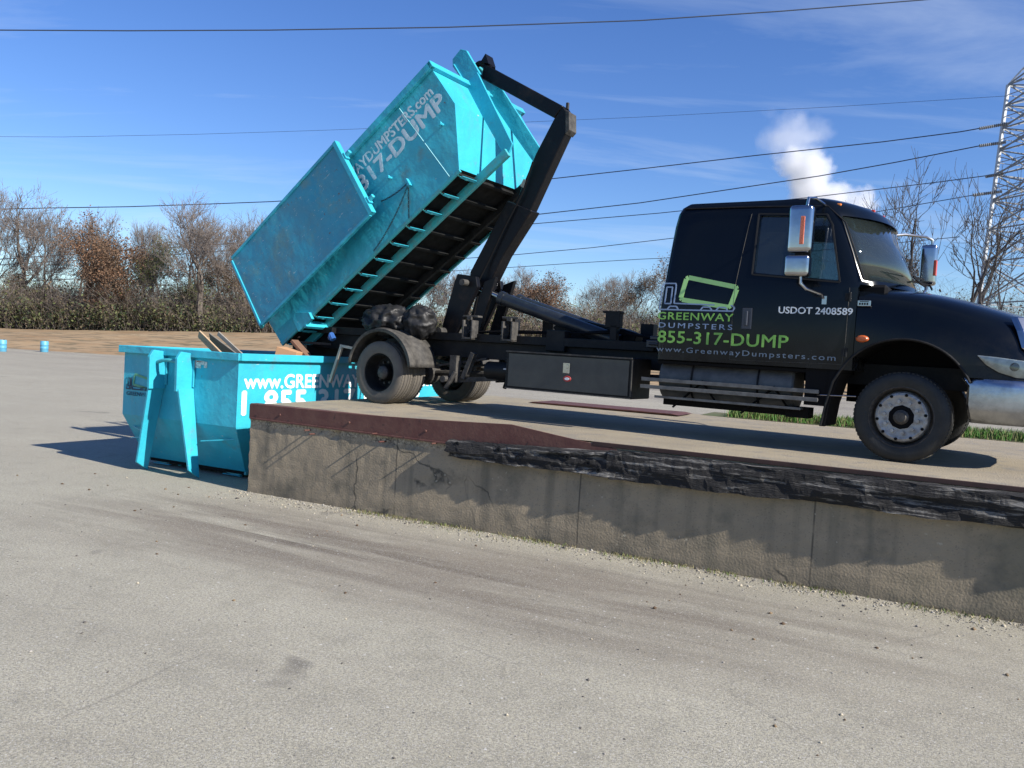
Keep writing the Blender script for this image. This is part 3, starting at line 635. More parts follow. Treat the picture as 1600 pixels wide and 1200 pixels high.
st = b.build('sticker', mat('paper_sticker', (.45, .45, .42), .7, 0, (.7, .7, .66), 30, .45, .55), gd)
b = MB(); b.box((ex_+.006, .42, 1.705), (.003, .10, .012)); b.build('sticker_print', mat('red_print', (.35, .08, .05), .6), st)

# scrap in it
def board(name, c, size, rx, rz, m, label, cat='board', tilt_=0):
    b = MB(); b.box((0, 0, 0), size); o = b.build(name, m, None, .004); o.matrix_world = Matrix.Translation(c) @ Matrix.Rotation(WA+rz, 4, 'Z') @ Matrix.Rotation(rx, 4, 'Y') @ Matrix.Rotation(tilt_, 4, 'X'); tag(o, label, cat, 'scrap in the dumpster'); return o
board('wooden_board', dm(-1.87, 1.15, 1.84), (1.10, .03, .13), R(30), R(-6), m_wood, 'pale plank leaning out of the ground dumpster, sloping down to the right', tilt_=R(12))
board('plywood_sheet', dm(-1.88, 1.4, 1.80), (.85, .42, .02), R(28), R(5), mat('grey_plywood', (.14, .13, .11), .8, 0, (.2, .18, .15), 5), 'dark grey plywood sheet under the pale plank', 'plywood', tilt_=R(-50))
board('wooden_board', dm(-2.02, 1.7, 1.88), (1.05, .03, .07), R(30), R(-3), mat('weathered_board', (.22, .20, .17), .85, 0, (.3, .27, .23), 9), 'weathered grey batten just behind the pale plank', tilt_=0)
board('wooden_board', dm(-.95, 2.2, 1.86), (.75, .16, .05), R(38), R(0), m_woodb, 'short reddish brown board beside the truck tail')
board('cardboard_box', dm(-1.15, 2.0, 1.80), (.35, .4, .3), R(12), R(20), mat('orange_card', (.48, .27, .14), .9), 'torn tan cardboard carton in the scrap', 'carton')
b = MB(); gxn = 22; gyn = 46
for i in range(gxn+1):
    for j in range(gyn+1):
        u, v = i/gxn, j/gyn; x = .12+5.9*v; y = -1.12+2.24*u
        z = 1.45 + .25*noise.noise(Vector((x*1.8, y*1.8, 2))) + .18*noise.noise(Vector((x*5, y*5, 7))); b.v.append((x, y, z))
for i in range(gxn):
    for j in range(gyn): k = i*(gyn+1)+j; b.f.append((k, k+1, k+gyn+2, k+gyn+1))
jk = b.build('scrap_heap', mat('mixed_dark_rubble', (.07, .06, .05), .95, 0, (.28, .23, .18), 6, .45, .6, .6, 12)); jk.matrix_world = gd.matrix_world; tag(jk, 'heap of mixed dark rubble filling the ground dumpster', 'rubble', kind='stuff')

# ------------------------------------------------------------------ truck
truck = thing('hooklift_truck', 'black hooklift truck with green lettering parked on the dock, its arm raised', 'truck', frame(TO, UX, UY, UZ))
def cab_slices(off=0.0):
    S = [  # z, rear x, half width, front centre x, front side x
        (.93+off, -2.80, 1.20, -.52, -.52), (1.2, -2.80, 1.21, -.52, -.52), (1.55, -2.79, 1.205, -.52, -.52), (1.82, -2.77, 1.19, -.50, -.52),
        (1.86, -2.765, 1.185, -.08, -.50), (2.2, -2.74, 1.14, -.20, -.63), (2.55, -2.715, 1.09, -.33, -.76), (2.71, -2.69, 1.065, -.42, -.83),
        (2.79, -2.66, 1.03, -.54, -.90), (2.845-off, -2.60, .97, -.70, -1.0)]
    V = []; n = None
    for z, xr, w, xc, xs in S:
        xr += off; w -= off; xc -= off; xs -= off; ring = []
        for k in range(5): a = math.pi+ (math.pi/2)*k/4; ring.append((xr+.09+.09*math.cos(a), -w+.09+.09*math.sin(a)))   # rear right corner
        for k in range(1, 8): ring.append((xr+.09+(xs-.10-xr-.09)*k/7, -w))
        for k in range(13):
            q = -1+2*k/12; ring.append((xc-(xc-xs)*abs(q)**2.4, q*(w-.03*abs(q)**6)))
        for k in range(7, 0, -1): ring.append((xr+.09+(xs-.10-xr-.09)*k/7, w))
        for k in range(5): a = math.pi/2+(math.pi/2)*k/4; ring.append((xr+.09+.09*math.cos(a), w-.09+.09*math.sin(a)))
        n = len(ring); V += [(x, y, z) for x, y in ring]
    b = MB(); m_ = len(S)
    b.add(V, [(i*n+j, i*n+(j+1) % n, (i+1)*n+(j+1) % n, (i+1)*n+j) for i in range(m_-1) for j in range(n)]+[tuple(range(n)), tuple((m_-1)*n+j for j in range(n))])
    return b
cab = cab_slices().build('cab', m_black, truck)
inner = cab_slices(.06).build('inner', m_black, truck)
win = [(-1.66, 1.985), (-.72, 1.90), (-.86, 2.50), (-.93, 2.62), (-1.66, 2.655)]
c1 = MB().prism(win, -1.6, 1.6).build('c', m_black, truck, .03, seg=3)
wsq = lambda e: [(-.42+e, -.95, 1.93), (.4, -.95, 1.93), (.4, .95, 1.93), (-.42+e, .95, 1.93)]
b = MB(); b.hexa([(-.50, -1.12, 1.915), (.6, -1.12, 1.915), (.6, 1.12, 1.915), (-.50, 1.12, 1.915), (-.81, -1.03, 2.63), (.6, -1.03, 2.63), (.6, 1.03, 2.63), (-.81, 1.03, 2.63)])
c2 = b.build('c2', m_black, truck, .03, seg=3)
apply_bool(cab, [inner, c1, c2])
for p in cab.data.polygons: p.use_smooth = True
cab.data.set_sharp_from_angle(angle=R(32))
# glass
def wall_y(z): return float(np.interp(z, [1.82, 1.86, 2.2, 2.55, 2.7], [1.19, 1.185, 1.14, 1.09, 1.065]))
for sg in (-1, 1):
    b = MB(); q = [(x, sg*(wall_y(z)-.03), z) for x, z in win]; q2 = [(x, y-sg*.006, z) for x, y, z in q]; k = len(q)
    b.add(q+q2, [tuple(range(k)), tuple(range(k, 2*k))[::-1]]+[(i, i+k, (i+1) % k+k, (i+1) % k) for i in range(k)])
    wd = b.build('side_window', m_glass, truck)
    b = MB(); b.bar((-1.14, sg*(wall_y(1.95)-.022), 1.95), (-1.14, sg*(wall_y(2.63)-.022), 2.63), .02, .17); b.build('divider', m_dark, wd)
b = MB(); V = []; nn = 17
for i in range(2):
    z = (1.90, 2.645)[i]; xc = float(np.interp(z, [1.86, 2.2, 2.55, 2.7], [-.08, -.20, -.33, -.42]))-.02; xs_ = float(np.interp(z, [1.86, 2.2, 2.55, 2.7], [-.50, -.63, -.76, -.83]))-.02
    wv = wall_y(z)-.02
    for k in range(nn):
        q = -.985+1.97*k/(nn-1); V.append((xc-(xc-xs_)*abs(q)**2.4, q*wv, z))
b.add(V, [(k, k+1, k+1+nn, k+nn) for k in range(nn-1)]); wsn = b.build('windscreen', m_wsh, truck, smooth=True)
md = wsn.modifiers.new('s', 'SOLIDIFY'); md.thickness = .006
b = MB(); b.bar((.02, -.30, 1.925), (-.05, -.72, 1.99), .012, .02); b.bar((-.05, -.72, 1.99), (-.02, -.1, 2.02), .012, .025)
b.bar((.05, .1, 1.93), (-.03, .55, 2.02), .012, .025); b.bar((-.03, .55, 2.02), (-.2, .15, 2.04), .012, .025); each(b, 'wiper', m_dark, truck, 2)
# interior
b = MB(); b.box((-1.45, -.55, 1.75), (.5, .5, .2)); b.box((-1.68, -.55, 2.05), (.16, .5, .7)); b.box((-1.45, .5, 1.75), (.5, .5, .2)); b.box((-1.68, .5, 2.05), (.16, .5, .7)); each(b, 'seat', m_seat, truck, 2, bevel=.04, seg=2)
b = MB(); b.box((-.42, 0, 1.72), (.35, 2.1, .30)); b.build('dashboard', m_dark, truck, .03)
b = MB(); b.tube([(-.88+.06*math.sin(t_), .5+.22*math.cos(t_), 1.98+.2*math.sin(t_)) for t_ in np.linspace(0, 2*math.pi, 20)], .016, 6); b.build('steering_wheel', m_dark, truck)
b = MB(); b.box((-2.2, 0, 2.2), (.05, 1.9, 1.0)); b.build('rear_trim', m_dark, truck)
# door seams and handle
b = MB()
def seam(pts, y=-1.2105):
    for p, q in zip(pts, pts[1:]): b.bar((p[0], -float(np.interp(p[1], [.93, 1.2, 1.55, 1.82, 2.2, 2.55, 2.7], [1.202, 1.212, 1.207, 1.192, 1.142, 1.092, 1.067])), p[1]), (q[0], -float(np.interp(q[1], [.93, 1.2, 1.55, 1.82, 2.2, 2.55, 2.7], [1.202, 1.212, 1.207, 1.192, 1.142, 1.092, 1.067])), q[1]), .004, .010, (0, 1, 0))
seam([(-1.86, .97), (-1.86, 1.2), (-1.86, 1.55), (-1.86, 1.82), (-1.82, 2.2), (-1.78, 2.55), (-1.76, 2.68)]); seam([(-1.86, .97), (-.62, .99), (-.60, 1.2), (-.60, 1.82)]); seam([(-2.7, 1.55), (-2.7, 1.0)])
b.build('door_seam', m_grime_glint, truck)  # lighter grey on black: edge highlight painted into the seams
b = MB(); b.box((-1.69, -1.213, 1.455), (.12, .01, .25)); b.box((-1.69, -1.235, 1.455), (.035, .025, .17)); b.build('door_handle', mat('satin_black_plastic', (.03, .035, .05), .35), truck, .008)
b = MB(); b.box((-1.7, 0, .90), (2.15, 2.3, .05)); b.build('cab_sill', m_dark, truck, .01)
for z in (1.12, 1.72):
    b = MB(); b.tube([(-.585, -1.215, z-.05), (-.585, -1.215, z+.05)], .014, 8); b.box((-.61, -1.208, z), (.05, .008, .08)); b.build('door_hinge', m_steel, truck)
for sg in (-1, 1):
    b = MB(); b.tube([(-2.60, sg*1.045, 2.775), (-1.8, sg*1.055, 2.765), (-.92, sg*1.045, 2.735), (-.72, sg*1.06, 2.55), (-.58, sg*1.10, 2.2), (-.47, sg*1.15, 1.92)], .009, 6); b.build('drip_rail', m_steel, truck, smooth=True)
    b = MB(); q = [(x+(.018 if x < -1.2 else -.012)*-1, -0.0, z+(.02 if z > 2.2 else -.02)) for x, z in win]; q = [(x, sg*(wall_y(z)+.002), z) for x, y_, z in q]
    for i_ in range(len(q)): b.bar(q[i_], q[(i_+1) % len(q)], .018, .012, (0, 1, 0))
    b.build('window_seal', mat('rubber_seal', (.012, .012, .012), .8), truck)
# cab lettering
fx, fy = (1, 0, 0), (0, 0, 1); Y0 = -1.214
def ypl(z): return -float(np.interp(z, [.93, 1.2, 1.55, 1.82, 2.2], [1.202, 1.212, 1.207, 1.192, 1.142]))-.001
def T_(s, m_, x, z, w_, h_, bold=0, sp=1.0): return text(s, 'lettering', m_, truck, (x, ypl(z+h_/2)-.003, z), fx, (0, -(ypl(z+h_)-ypl(z))*-1, h_), w_, h_, bold, .002, sp)
T_('GREENWAY', m_tg, -2.785, 1.415, .935, .088, .016, 1.1)
T_('DUMPSTERS', m_tb, -2.765, 1.315, .915, .062, .006, 1.35)
T_('855-317-DUMP', m_tg, -2.765, 1.135, 1.56, .142, .018, 1.05)
T_('www.GreenwayDumpsters.com', m_tgrey, -2.775, 1.005, 2.09, .083, .005, 1.25)
T_('USDOT 2408589', m_tw, -1.335, 1.525, .785, .074, .022)
truck_logo(truck, lambda u, v, e=0: Vector((-2.775+u, ypl(1.56+v)-.003-e, 1.535+v)), .455, m_tb, m_tg2, .016, .055)
# hood
def hood_sec(x):
    tab = {-.51: [(1.195, .93), (1.20, 1.25), (1.195, 1.5), (1.16, 1.72), (1.04, 1.835), (.6, 1.88), (0, 1.90)],
           0: [(1.205, .93), (1.215, 1.25), (1.19, 1.48), (1.13, 1.69), (.99, 1.80), (.6, 1.85), (0, 1.87)],
           .35: [(1.21, .93), (1.215, 1.22), (1.18, 1.42), (1.11, 1.62), (.95, 1.735), (.6, 1.79), (0, 1.81)],
           .7: [(1.20, .93), (1.20, 1.15), (1.16, 1.33), (1.08, 1.52), (.92, 1.635), (.6, 1.695), (0, 1.72)],
           1.0: [(1.13, .93), (1.12, 1.10), (1.07, 1.27), (.99, 1.43), (.87, 1.53), (.56, 1.60), (0, 1.63)],
           1.2: [(1.0, .93), (.99, 1.08), (.94, 1.22), (.87, 1.36), (.77, 1.46), (.5, 1.53), (0, 1.56)],
           1.36: [(.74, .93), (.73, 1.06), (.70, 1.19), (.66, 1.31), (.58, 1.41), (.38, 1.47), (0, 1.50)]}
    return tab[x]
b = MB(); V = []; X = [-.51, 0, .35, .7, 1.0, 1.2, 1.36]
for x in X:
    h = hood_sec(x); V += [(x, -y, z) for y, z in h]+[(x, y, z) for y, z in h[-2::-1]]
n = 13; b.add(V, [(i*n+j, i*n+(j+1) % n, (i+1)*n+(j+1) % n, (i+1)*n+j) for i in range(len(X)-1) for j in range(n)]+[tuple(range(n)), tuple((len(X)-1)*n+j for j in range(n))])
hood = b.build('hood', m_black, truck)
md = hood.modifiers.new('sub', 'SUBSURF'); md.levels = 2; md.render_levels = 2
bm = bmesh.new(); bm.from_mesh(hood.data); cl = bm.edges.layers.float.new('crease_edge')
for e in bm.edges:
    a_, b_ = e.verts
    if (abs(a_.co.z-.93) < 1e-4 and abs(b_.co.z-.93) < 1e-4) or (abs(a_.co.x+.51) < 1e-4 and abs(b_.co.x+.51) < 1e-4): e[cl] = 1.0
bm.to_mesh(hood.data); bm.free()
dg = bpy.context.evaluated_depsgraph_get(); me = bpy.data.meshes.new_from_object(hood.evaluated_get(dg)); hood.modifiers.clear(); hood.data = me
def cyl_cut(x, z, r, y0, y1):
    n = 48; return MB().prism([(x+r*math.cos(2*math.pi*k/n), z+r*math.sin(2*math.pi*k/n)) for k in range(n)], y0, y1)
cs = []
for s_ in (-1, 1):
    cc = cyl_cut(-.02, .60, .685, s_*1.5, s_*.40); cs.append(cc.build('c', m_black, truck))
apply_bool(hood, cs)
for p in hood.data.polygons: p.use_smooth = True
hood.data.set_sharp_from_angle(angle=R(32)); hood.data.materials.append(m_dark)
for p in hood.data.polygons:
    if math.hypot(p.center.x+.02, p.center.z-.60) < .70 and abs(p.center.y) < 1.17 and p.center.z < 1.3: p.material_index = 1
# wheel arch lips and splash panel
for s_ in (-1, 1):
    b = MB(); pts = []
    for k in range(25):
        a_ = R(24)+(R(152)-R(24))*k/24; pts.append((-.02+.69*math.cos(a_), s_*1.205, .60+.69*math.sin(a_)))
    pts += [(-.70, s_*1.19, .80), (-.76, s_*1.18, .55), (-.80, s_*1.18, .30)]
    b.tube(pts, .014, 6); b.build('arch_lip', m_steel, truck, smooth=True)
    b = MB(); b.prism([(-.80, .30), (-.76, .30), (-.73, .55), (-.66, .82), (-.60, .95), (-.74, .95)], s_*1.18, s_*.6); b.prism([(-1.0, .52), (-.77, .52), (-.70, .80), (-.66, .93), (-1.0, .93)], s_*1.16, s_*1.12); b.build('splash_panel', m_dark, truck)
# bumper
b = MB(); prof = [(.575, -1.12), (.60, -1.185), (.9, -1.20), (1.2, -1.12), (1.42, -.92), (1.52, -.6), (1.55, 0)]
prof = prof+[(x, -y) for x, y in prof[-2::-1]]; V = []
for x, y in prof:
    sh_ = .03 if abs(y) > .9 else 0
    V += [(x-.0+ (0.0 if x > .7 else -.05), y, .925), (x+.01, y*1.01, .85), (x+.012, y*1.012, .66), (x-.02+.02*(x > .7)+(.07 if x < .62 else 0), y*.99, .478)]
n = 4; b.add(V, [(i*n+j, (i+1)*n+j, (i+1)*n+j+1, i*n+j+1) for i in range(len(prof)-1) for j in range(3)])
bp = b.build('bumper', m_bump, truck, smooth=True); md = bp.modifiers.new('s', 'SOLIDIFY'); md.thickness = .012; md.offset = -1
# grille
b = MB(); gp = [(1.08, -.88, 1.06), (1.10, -.93, 1.50)]
b.hexa([(1.385, -.66, 1.02), (1.40, -.60, 1.02), (1.40, .60, 1.02), (1.385, .66, 1.02), (1.37, -.60, 1.44), (1.385, -.52, 1.44), (1.385, .52, 1.44), (1.37, .60, 1.44)]); b.build('grille', m_dark, truck)
b = MB()
for z in (1.08, 1.16, 1.24, 1.32, 1.40): b.box((1.41, 0, z), (.02, 1.1, .03))
each(b, 'grille_bar', m_chrome, truck, bevel=.005)
for s_ in (-1, 1):
    b = MB(); q = [(.925, s_*.955, 1.555), (.99, s_*1.0, 1.42), (1.045, s_*1.035, 1.25), (1.12, s_*1.02, 1.19), (1.40, s_*.70, 1.16), (1.38, s_*.60, 1.44), (1.10, s_*.84, 1.56)]
    q2 = [(x-.03, y*1.03, z) for x, y, z in q]; k = len(q)
    b.add([(x+.03, y*1.035, z+.01) for x, y, z in q]+q2, [tuple(range(k)), tuple(range(k, 2*k))[::-1]]+[(i, i+k, (i+1) % k+k, (i+1) % k) for i in range(k)]); b.build('grille_surround', m_chrome, truck, .01)
    # headlight
    def hy(x): return float(np.interp(x, [.6, .7, .85, 1.0, 1.1, 1.2, 1.28, 1.36], [1.213, 1.212, 1.19, 1.14, 1.08, 1.0, .90, .74]))
    for d_, mm_, nm in ((.022, m_lens, 'headlight'), (.004, m_refl, 'reflector')):
        bb = MB(); nx, nz_ = 18, 5; V = []
        for i_ in range(nx+1):
            x = .66+(1.34-.66)*i_/nx; zt = float(np.interp(x, [.66, .8, 1.0, 1.2, 1.34], [1.157, 1.15, 1.13, 1.11, 1.09])); zb = float(np.interp(x, [.66, .74, .85, 1.0, 1.34], [1.15, 1.065, 1.0, .955, .945]))
            for j_ in range(nz_+1):
                v_ = j_/nz_; V.append((x, s_*(hy(x)+d_*(1-.8*abs(2*v_-1)**3)), zb+(zt-zb)*v_))
        bb.add(V, [(a*(nz_+1)+c, (a+1)*(nz_+1)+c, (a+1)*(nz_+1)+c+1, a*(nz_+1)+c+1) for a in range(nx) for c in range(nz_)])
        if nm == 'headlight': hlo = bb.build(nm, mm_, truck, smooth=True)
        else: bb.build(nm, mm_, hlo, smooth=True)
    bb = MB(); bb.tube([(.97, s_*(hy(.97)-.02), 1.06), (.985, s_*(hy(.97)+.012), 1.06)], .042, 16); bb.build('bulb_bowl', m_dark, hlo)
b = MB(); b.box((-.44, -1.205, 1.655), (.135, .006, .062)); bd = b.build('badge', m_chrome, truck, .004)
b = MB()
for i, dx in enumerate((-.03, -.005, .02, .045)): b.box((-.44+dx-.012, -1.2105, 1.648), (.016, .004, .022))
b.box((-.44, -1.2105, 1.672), (.09, .004, .008)); b.build('badge_marks', m_dark, bd)
b = MB(); b.lathe([(.0, -.03), (.03, -.028), (.042, -.012), (.045, 0)], 20, (0, 0, 0)); mk = b.build('side_marker', mat('amber_red_lens', (.45, .10, .03), .3), truck, smooth=True); mk.location = (-.43, -1.212, 1.275); mk.scale = (1.5, 1, .85)
for (x, y) in ((-.86, -.93), (-.60, -.40), (-.56, -.0), (-.60, .40), (-.86, .93)):
    o = MB().box((0, 0, 0), (.11, .06, .03)).build('marker_light', m_amber if abs(y) > .5 else m_redl, truck, .012, seg=2); o.location = (x, y, 2.765 if abs(y) > .5 else 2.775)
# mirrors
def mirror(s_):
    y = s_*1.44; b = MB(); b.box((-1.09, y, 2.42), (.255, .17, .51)); mo = b.build('mirror', m_chrome, truck, .055, True, 4)
    b = MB(); b.box((-1.10, y, 2.025), (.26, .17, .23)); b.build('lower_mirror', m_chrome, mo, .045, True, 4)
    b = MB(); b.box((-1.06, y+s_*.087, 2.40), (.045, .012, .30)); b.build('reflector_strip', mat('orange_reflector', (.45, .07, .03), .3, 0, (.7, .2, .1), 90, .45, .5), mo, .004)
    b = MB(); b.tube([(-.86, s_*1.20, 1.70), (-.88, s_*1.25, 1.74), (-1.0, s_*1.42, 1.78), (-1.06, s_*1.44, 1.84), (-1.06, s_*1.44, 1.92)], .017, 8)
    b.tube([(-.95, s_*1.03, 2.745), (-1.0, s_*1.3, 2.78), (-1.04, s_*1.43, 2.76), (-1.05, s_*1.44, 2.66)], .017, 8); b.box((-.85, s_*1.203, 1.68), (.05, .02, .09)); b.build('mirror_arm', m_chrome, mo, smooth=True)
mirror(-1)
y = 1.44; b = MB(); b.box((-.17, y, 2.37), (.20, .17, .53)); mo = b.build('mirror', m_chrome, truck, .055, True, 4)
b = MB(); b.tube([(-.62, 1.0, 2.70), (-.45, 1.2, 2.745), (-.22, 1.42, 2.74), (-.15, 1.44, 2.70), (-.14, 1.44, 2.62)], .018, 8); b.tube([(-.18, 1.44, 2.12), (-.18, 1.43, 2.04), (-.25, 1.2, 1.85)], .02, 8); b.build('mirror_arm', m_chrome, mo, smooth=True)
b = MB(); b.box((-.08, y-.05, 2.33), (.03, .10, .2)); b.build('reflector_strip', m_redl, mo, .004)
# wheels
def wheel(x, ys, rear=False, steer=0):
    r, wdt = .475, .27; sg = -1 if ys < 0 else 1
    tire = [(.285, -.10), (.30, -.125), (.37, -.142), (.43, -.138), (.462, -.120)] if rear else [(.315, -.10), (.325, -.128), (.38, -.142), (.435, -.138), (.462, -.120)]
    tr = [(.472, -.105), (.475, -.075), (.463, -.07), (.463, -.058), (.475, -.053), (.476, -.02), (.464, -.015), (.464, 0)]
    half = tire+tr; prof = half+[(a_, -b_) for a_, b_ in half[-2::-1]]
    b = MB()
    if rear:
        rim = [(.29, sg*.118), (.275, sg*.115), (.262, sg*.06), (.25, -sg*.02), (.235, -sg*.075), (.13, -sg*.085), (.12, -sg*.03), (.11, sg*.02), (.0, sg*.03)]
    else:
        rim = [(.275, sg*.0), (.27, sg*.05), (.255, sg*.09), (.232, sg*.104), (.215, sg*.098), (.20, sg*.09), (.115, sg*.092), (.105, sg*.07), (.0, sg*.07)]
    b.lathe(rim, 40); wh = b.build('wheel', m_under if rear else m_alu, truck, smooth=True)
    tm = m_rubd if rear else m_rub
    b = MB(); b.lathe(prof, 56)
    for k in range(64):
        a_ = 2*math.pi*k/64
        for s_ in (-1, 1):
            q = Matrix.Rotation(-a_, 3, 'Y'); b.box(q @ Vector((.4615, s_*.095, 0)), (.026, .042, .028), q)
    ty = b.build('tyre', tm, wh, smooth=True)
    b = MB(); nb = 10
    for k in range(nb):
        a_ = 2*math.pi*(k+.3)/nb; rr = .165
        y0 = (sg*.09 if not rear else -sg*.09); b.tube([(rr*math.cos(a_), y0, rr*math.sin(a_)), (rr*math.cos(a_), y0+sg*.045, rr*math.sin(a_))], .019, 6)
    if not rear: MB().lathe([(.325, sg*.10), (.328, sg*.122), (.316, sg*.126), (.302, sg*.09), (.292, sg*.02), (.270, sg*-.02), (.27, -sg*.1), (.32, -sg*.12)], 48).build('rim', m_hub, wh, smooth=True)
    b.build('nut_ring', m_alu if not rear else m_hub, wh)
    if not rear:
        b = MB()
        for k in range(10):
            a_ = 2*math.pi*(k+.8)/10; b.tube([(.235*math.cos(a_), sg*.095, .235*math.sin(a_)), (.235*math.cos(a_), sg*.108, .235*math.sin(a_))], .017, 8)
        b.build('hand_holes', m_dark, wh)
        MB().lathe([(0, sg*.094), (.118, sg*.094), (.122, sg*.102), (.128, sg*.094)], 10).build('hub_recess', m_dark, wh)
    b = MB(); pr = [(.0, sg*.15), (.05, sg*.148), (.062, sg*.13), (.075, sg*.12), (.08, sg*.08)] if not rear else [(0, sg*.07), (.07, sg*.065), (.10, sg*.04), (.105, -sg*.06)]
    b.lathe(pr, 24); b.build('hub', m_hub, wh, smooth=True)
    wh.location = (x, ys, .472 + (0.0 if not rear else .0)); wh.rotation_euler = (0, random.uniform(0, 3), R(steer)); return wh
wheel(0, -1.035, steer=-1.5); wheel(0, 1.06, steer=-2)
for ys in (-1.06, 1.06): wheel(-WB, ys, True)
for ys in (-.76, .76): wheel(-WB, ys, True)
MB().box((0, 0, .50), (.12, 1.7, .12)).build('front_axle', m_steel, truck)
b = MB(); b.tube([(-WB, -.6, .475), (-WB, .6, .475)], .09, 12); b.lathe([(0, -.2), (.16, -.15), (.2, 0), (.16, .15), (0, .2)], 20, (-WB, 0, .475)); b.build('rear_axle', m_grime_glint, truck)
# frame
b = MB()
for s_ in (-1, 1):
    b.box((-4.15, s_*.43, .90), (10.9, .07, .25)); b.box((-6.3, s_*.50, 1.085), (6.4, .09, .12))
for x in (-8.9, -7.9, -6.9, -5.9, -4.7, -3.4, -1.2, 1.2): b.box((x, 0, .90), (.10, .80, .18))
b.build('chassis', m_steel, truck, .006)
for x in (-6.13, -5.42):
    b = MB(); b.box((x, -.60, 1.20), (.03, .16, .28)); b.box((x+.16, -.60, 1.20), (.03, .16, .28)); b.box((x+.08, -.60, 1.07), (.19, .16, .03)); b.box((x+.08, -.55, 1.40), (.28, .12, .03)); b.box((x+.08, -.6, 1.37), (.08, .08, .05)); b.build('body_guide', m_grime_glint, truck, .004)
b = MB(); x = -3.75; b.box((x, -.45, 1.42), (.22, .1, .20)); b.box((x+.02, -.45, 1.25), (.10, .1, .2)); b.box((x-.02, -.45, 1.53), (.28, .1, .03)); b.build('body_guide', m_steel, truck, .004)
for x in (-6.13, -5.42, -3.75): MB().box((x+.08, .55, 1.28), (.2, .16, .3)).build('body_guide', m_steel, truck, .004)
b = MB()
b.box((-9.15, -.0, 1.02), (1.35, .9, .12)); b.box((-9.35, -.56, 1.08), (.95, .16, .10)); b.box((-9.35, .56, 1.08), (.95, .16, .10)); b.box((-9.72, 0, .90), (.12, 1.9, .18)); b.build('tail_frame', m_steel, truck, .006)
for s_ in (-1, 1):
    b = MB(); b.lathe([(0, -.09), (.09, -.09), (.09, -.06), (.07, -.04), (.07, .04), (.09, .06), (.09, .09), (0, .09)], 20); ro = b.build('guide_roller', m_rust, truck, smooth=True); ro.location = (-9.62, s_*.64, 1.10)
b = MB(); b.box((-9.6, -.77, 1.05), (.20, .03, .26)); b.build('roller_bracket', mat('primer_pink_steel', (.40, .27, .22), .8, 0, (.25, .14, .10), 9), truck, .01)
b = MB(); b.box((-9.2, -1.0, .53), (.20, .10, .20)); b.box((-9.0, -.95, .60), (.35, .05, .07)); b.box((-9.2, 1.0, .53), (.20, .10, .20)); b.build('underride_bracket', mat('pale_tan_steel', (.42, .36, .28), .8, 0, (.28, .22, .17), 12), truck, .008)  # bracket in pale tan with darker patches
b = MB(); b.box((-9.5, 0, .70), (.05, 1.8, .22)); b.bar((-9.45, -.9, .85), (-8.6, -.9, .85), .04, .04); b.build('tail_beam', m_steel, truck, .004)
b = MB()
for y_ in (-.62, .62): b.tube([(-9.53, y_, .72), (-9.56, y_, .72)], .05, 14)
each(b, 'tail_light', m_redl, truck)
b = MB(); b.tube([(-8.55, -.98, .95), (-8.50, -1.02, 1.0), (-8.45, -1.02, .93)], .05, 8); b.build('air_coupling', mat('blue_hose', (.03, .10, .30), .4), truck)
# fenders
def fender(s_):
    b = MB(); V = []; n = 28
    y0, y1 = s_*1.23, s_*.60
    for k in range(n+1):
        a_ = R(8)+(R(172)-R(8))*k/n; cx_, cz = -WB+.02, .50; rr = .64
        for (y_, dr_) in ((y0, -.05), (y0, .0), (y0*.93, .018), (y0*.90, .0), (y0*.76, .0), (y0*.73, .02), (y0*.60, .02), (y0*.57, 0), (y1, .0)):
            V.append((cx_+(rr+dr_)*math.cos(a_), y_, cz+(rr+dr_)*math.sin(a_)))
    m_ = 9; b.add(V, [(i*m_+j, (i+1)*m_+j, (i+1)*m_+j+1, i*m_+j+1) for i in range(n) for j in range(m_-1)])
    f = b.build('mudguard', m_grime_glint, truck, smooth=True); md = f.modifiers.new('s', 'SOLIDIFY'); md.thickness = .012
    b = MB(); b.bar((-WB-.90, s_*1.08, .84), (-WB-1.12, s_*1.08, .24), .045, .045); b.bar((-WB-.55, s_*1.08, .80), (-WB-.93, s_*1.08, .84), .04, .04); b.build('mud_flap', mat('tan_dusty_flap', (.34, .31, .26), .85), truck)
fender(-1); fender(1)
# suspension clutter
b = MB(); 
for s_ in (-1, 1):
    b.bar((-WB+.55, s_*.48, .62), (-WB+1.5, s_*.46, .78), .08, .03); b.bar((-WB-.6, s_*.48, .72), (-WB+.6, s_*.48, .60), .08, .05)
    b.bar((-WB+.95, s_*.62, .42), (-WB+1.75, s_*.55, .50), .05, .07); b.box((-WB+1.05, s_*.66, .60), (.12, .12, .40)); b.box((-WB+1.28, s_*.62, .66), (.07, .1, .42), Matrix.Rotation(R(22), 3, 'Y')); b.tube([(-WB+.98, s_*.62, .44), (-WB+.98, s_*.86, .44)], .05, 10)
    b.tube([(-WB+1.0, s_*.8, .30), (-WB+1.12, s_*.74, .55)], .035, 8)
b.tube([(-WB, 0, .48), (-1.5, 0, .75)], .05, 10); b.build('suspension', m_grime_glint, truck)
b = MB(); b.tube([(-5.6, -.70, .62), (-5.0, -.70, .62)], .13, 16); b.tube([(-6.0, .6, .60), (-4.6, .6, .60)], .14, 16); each(b, 'air_tank', m_steel, truck, smooth=True)
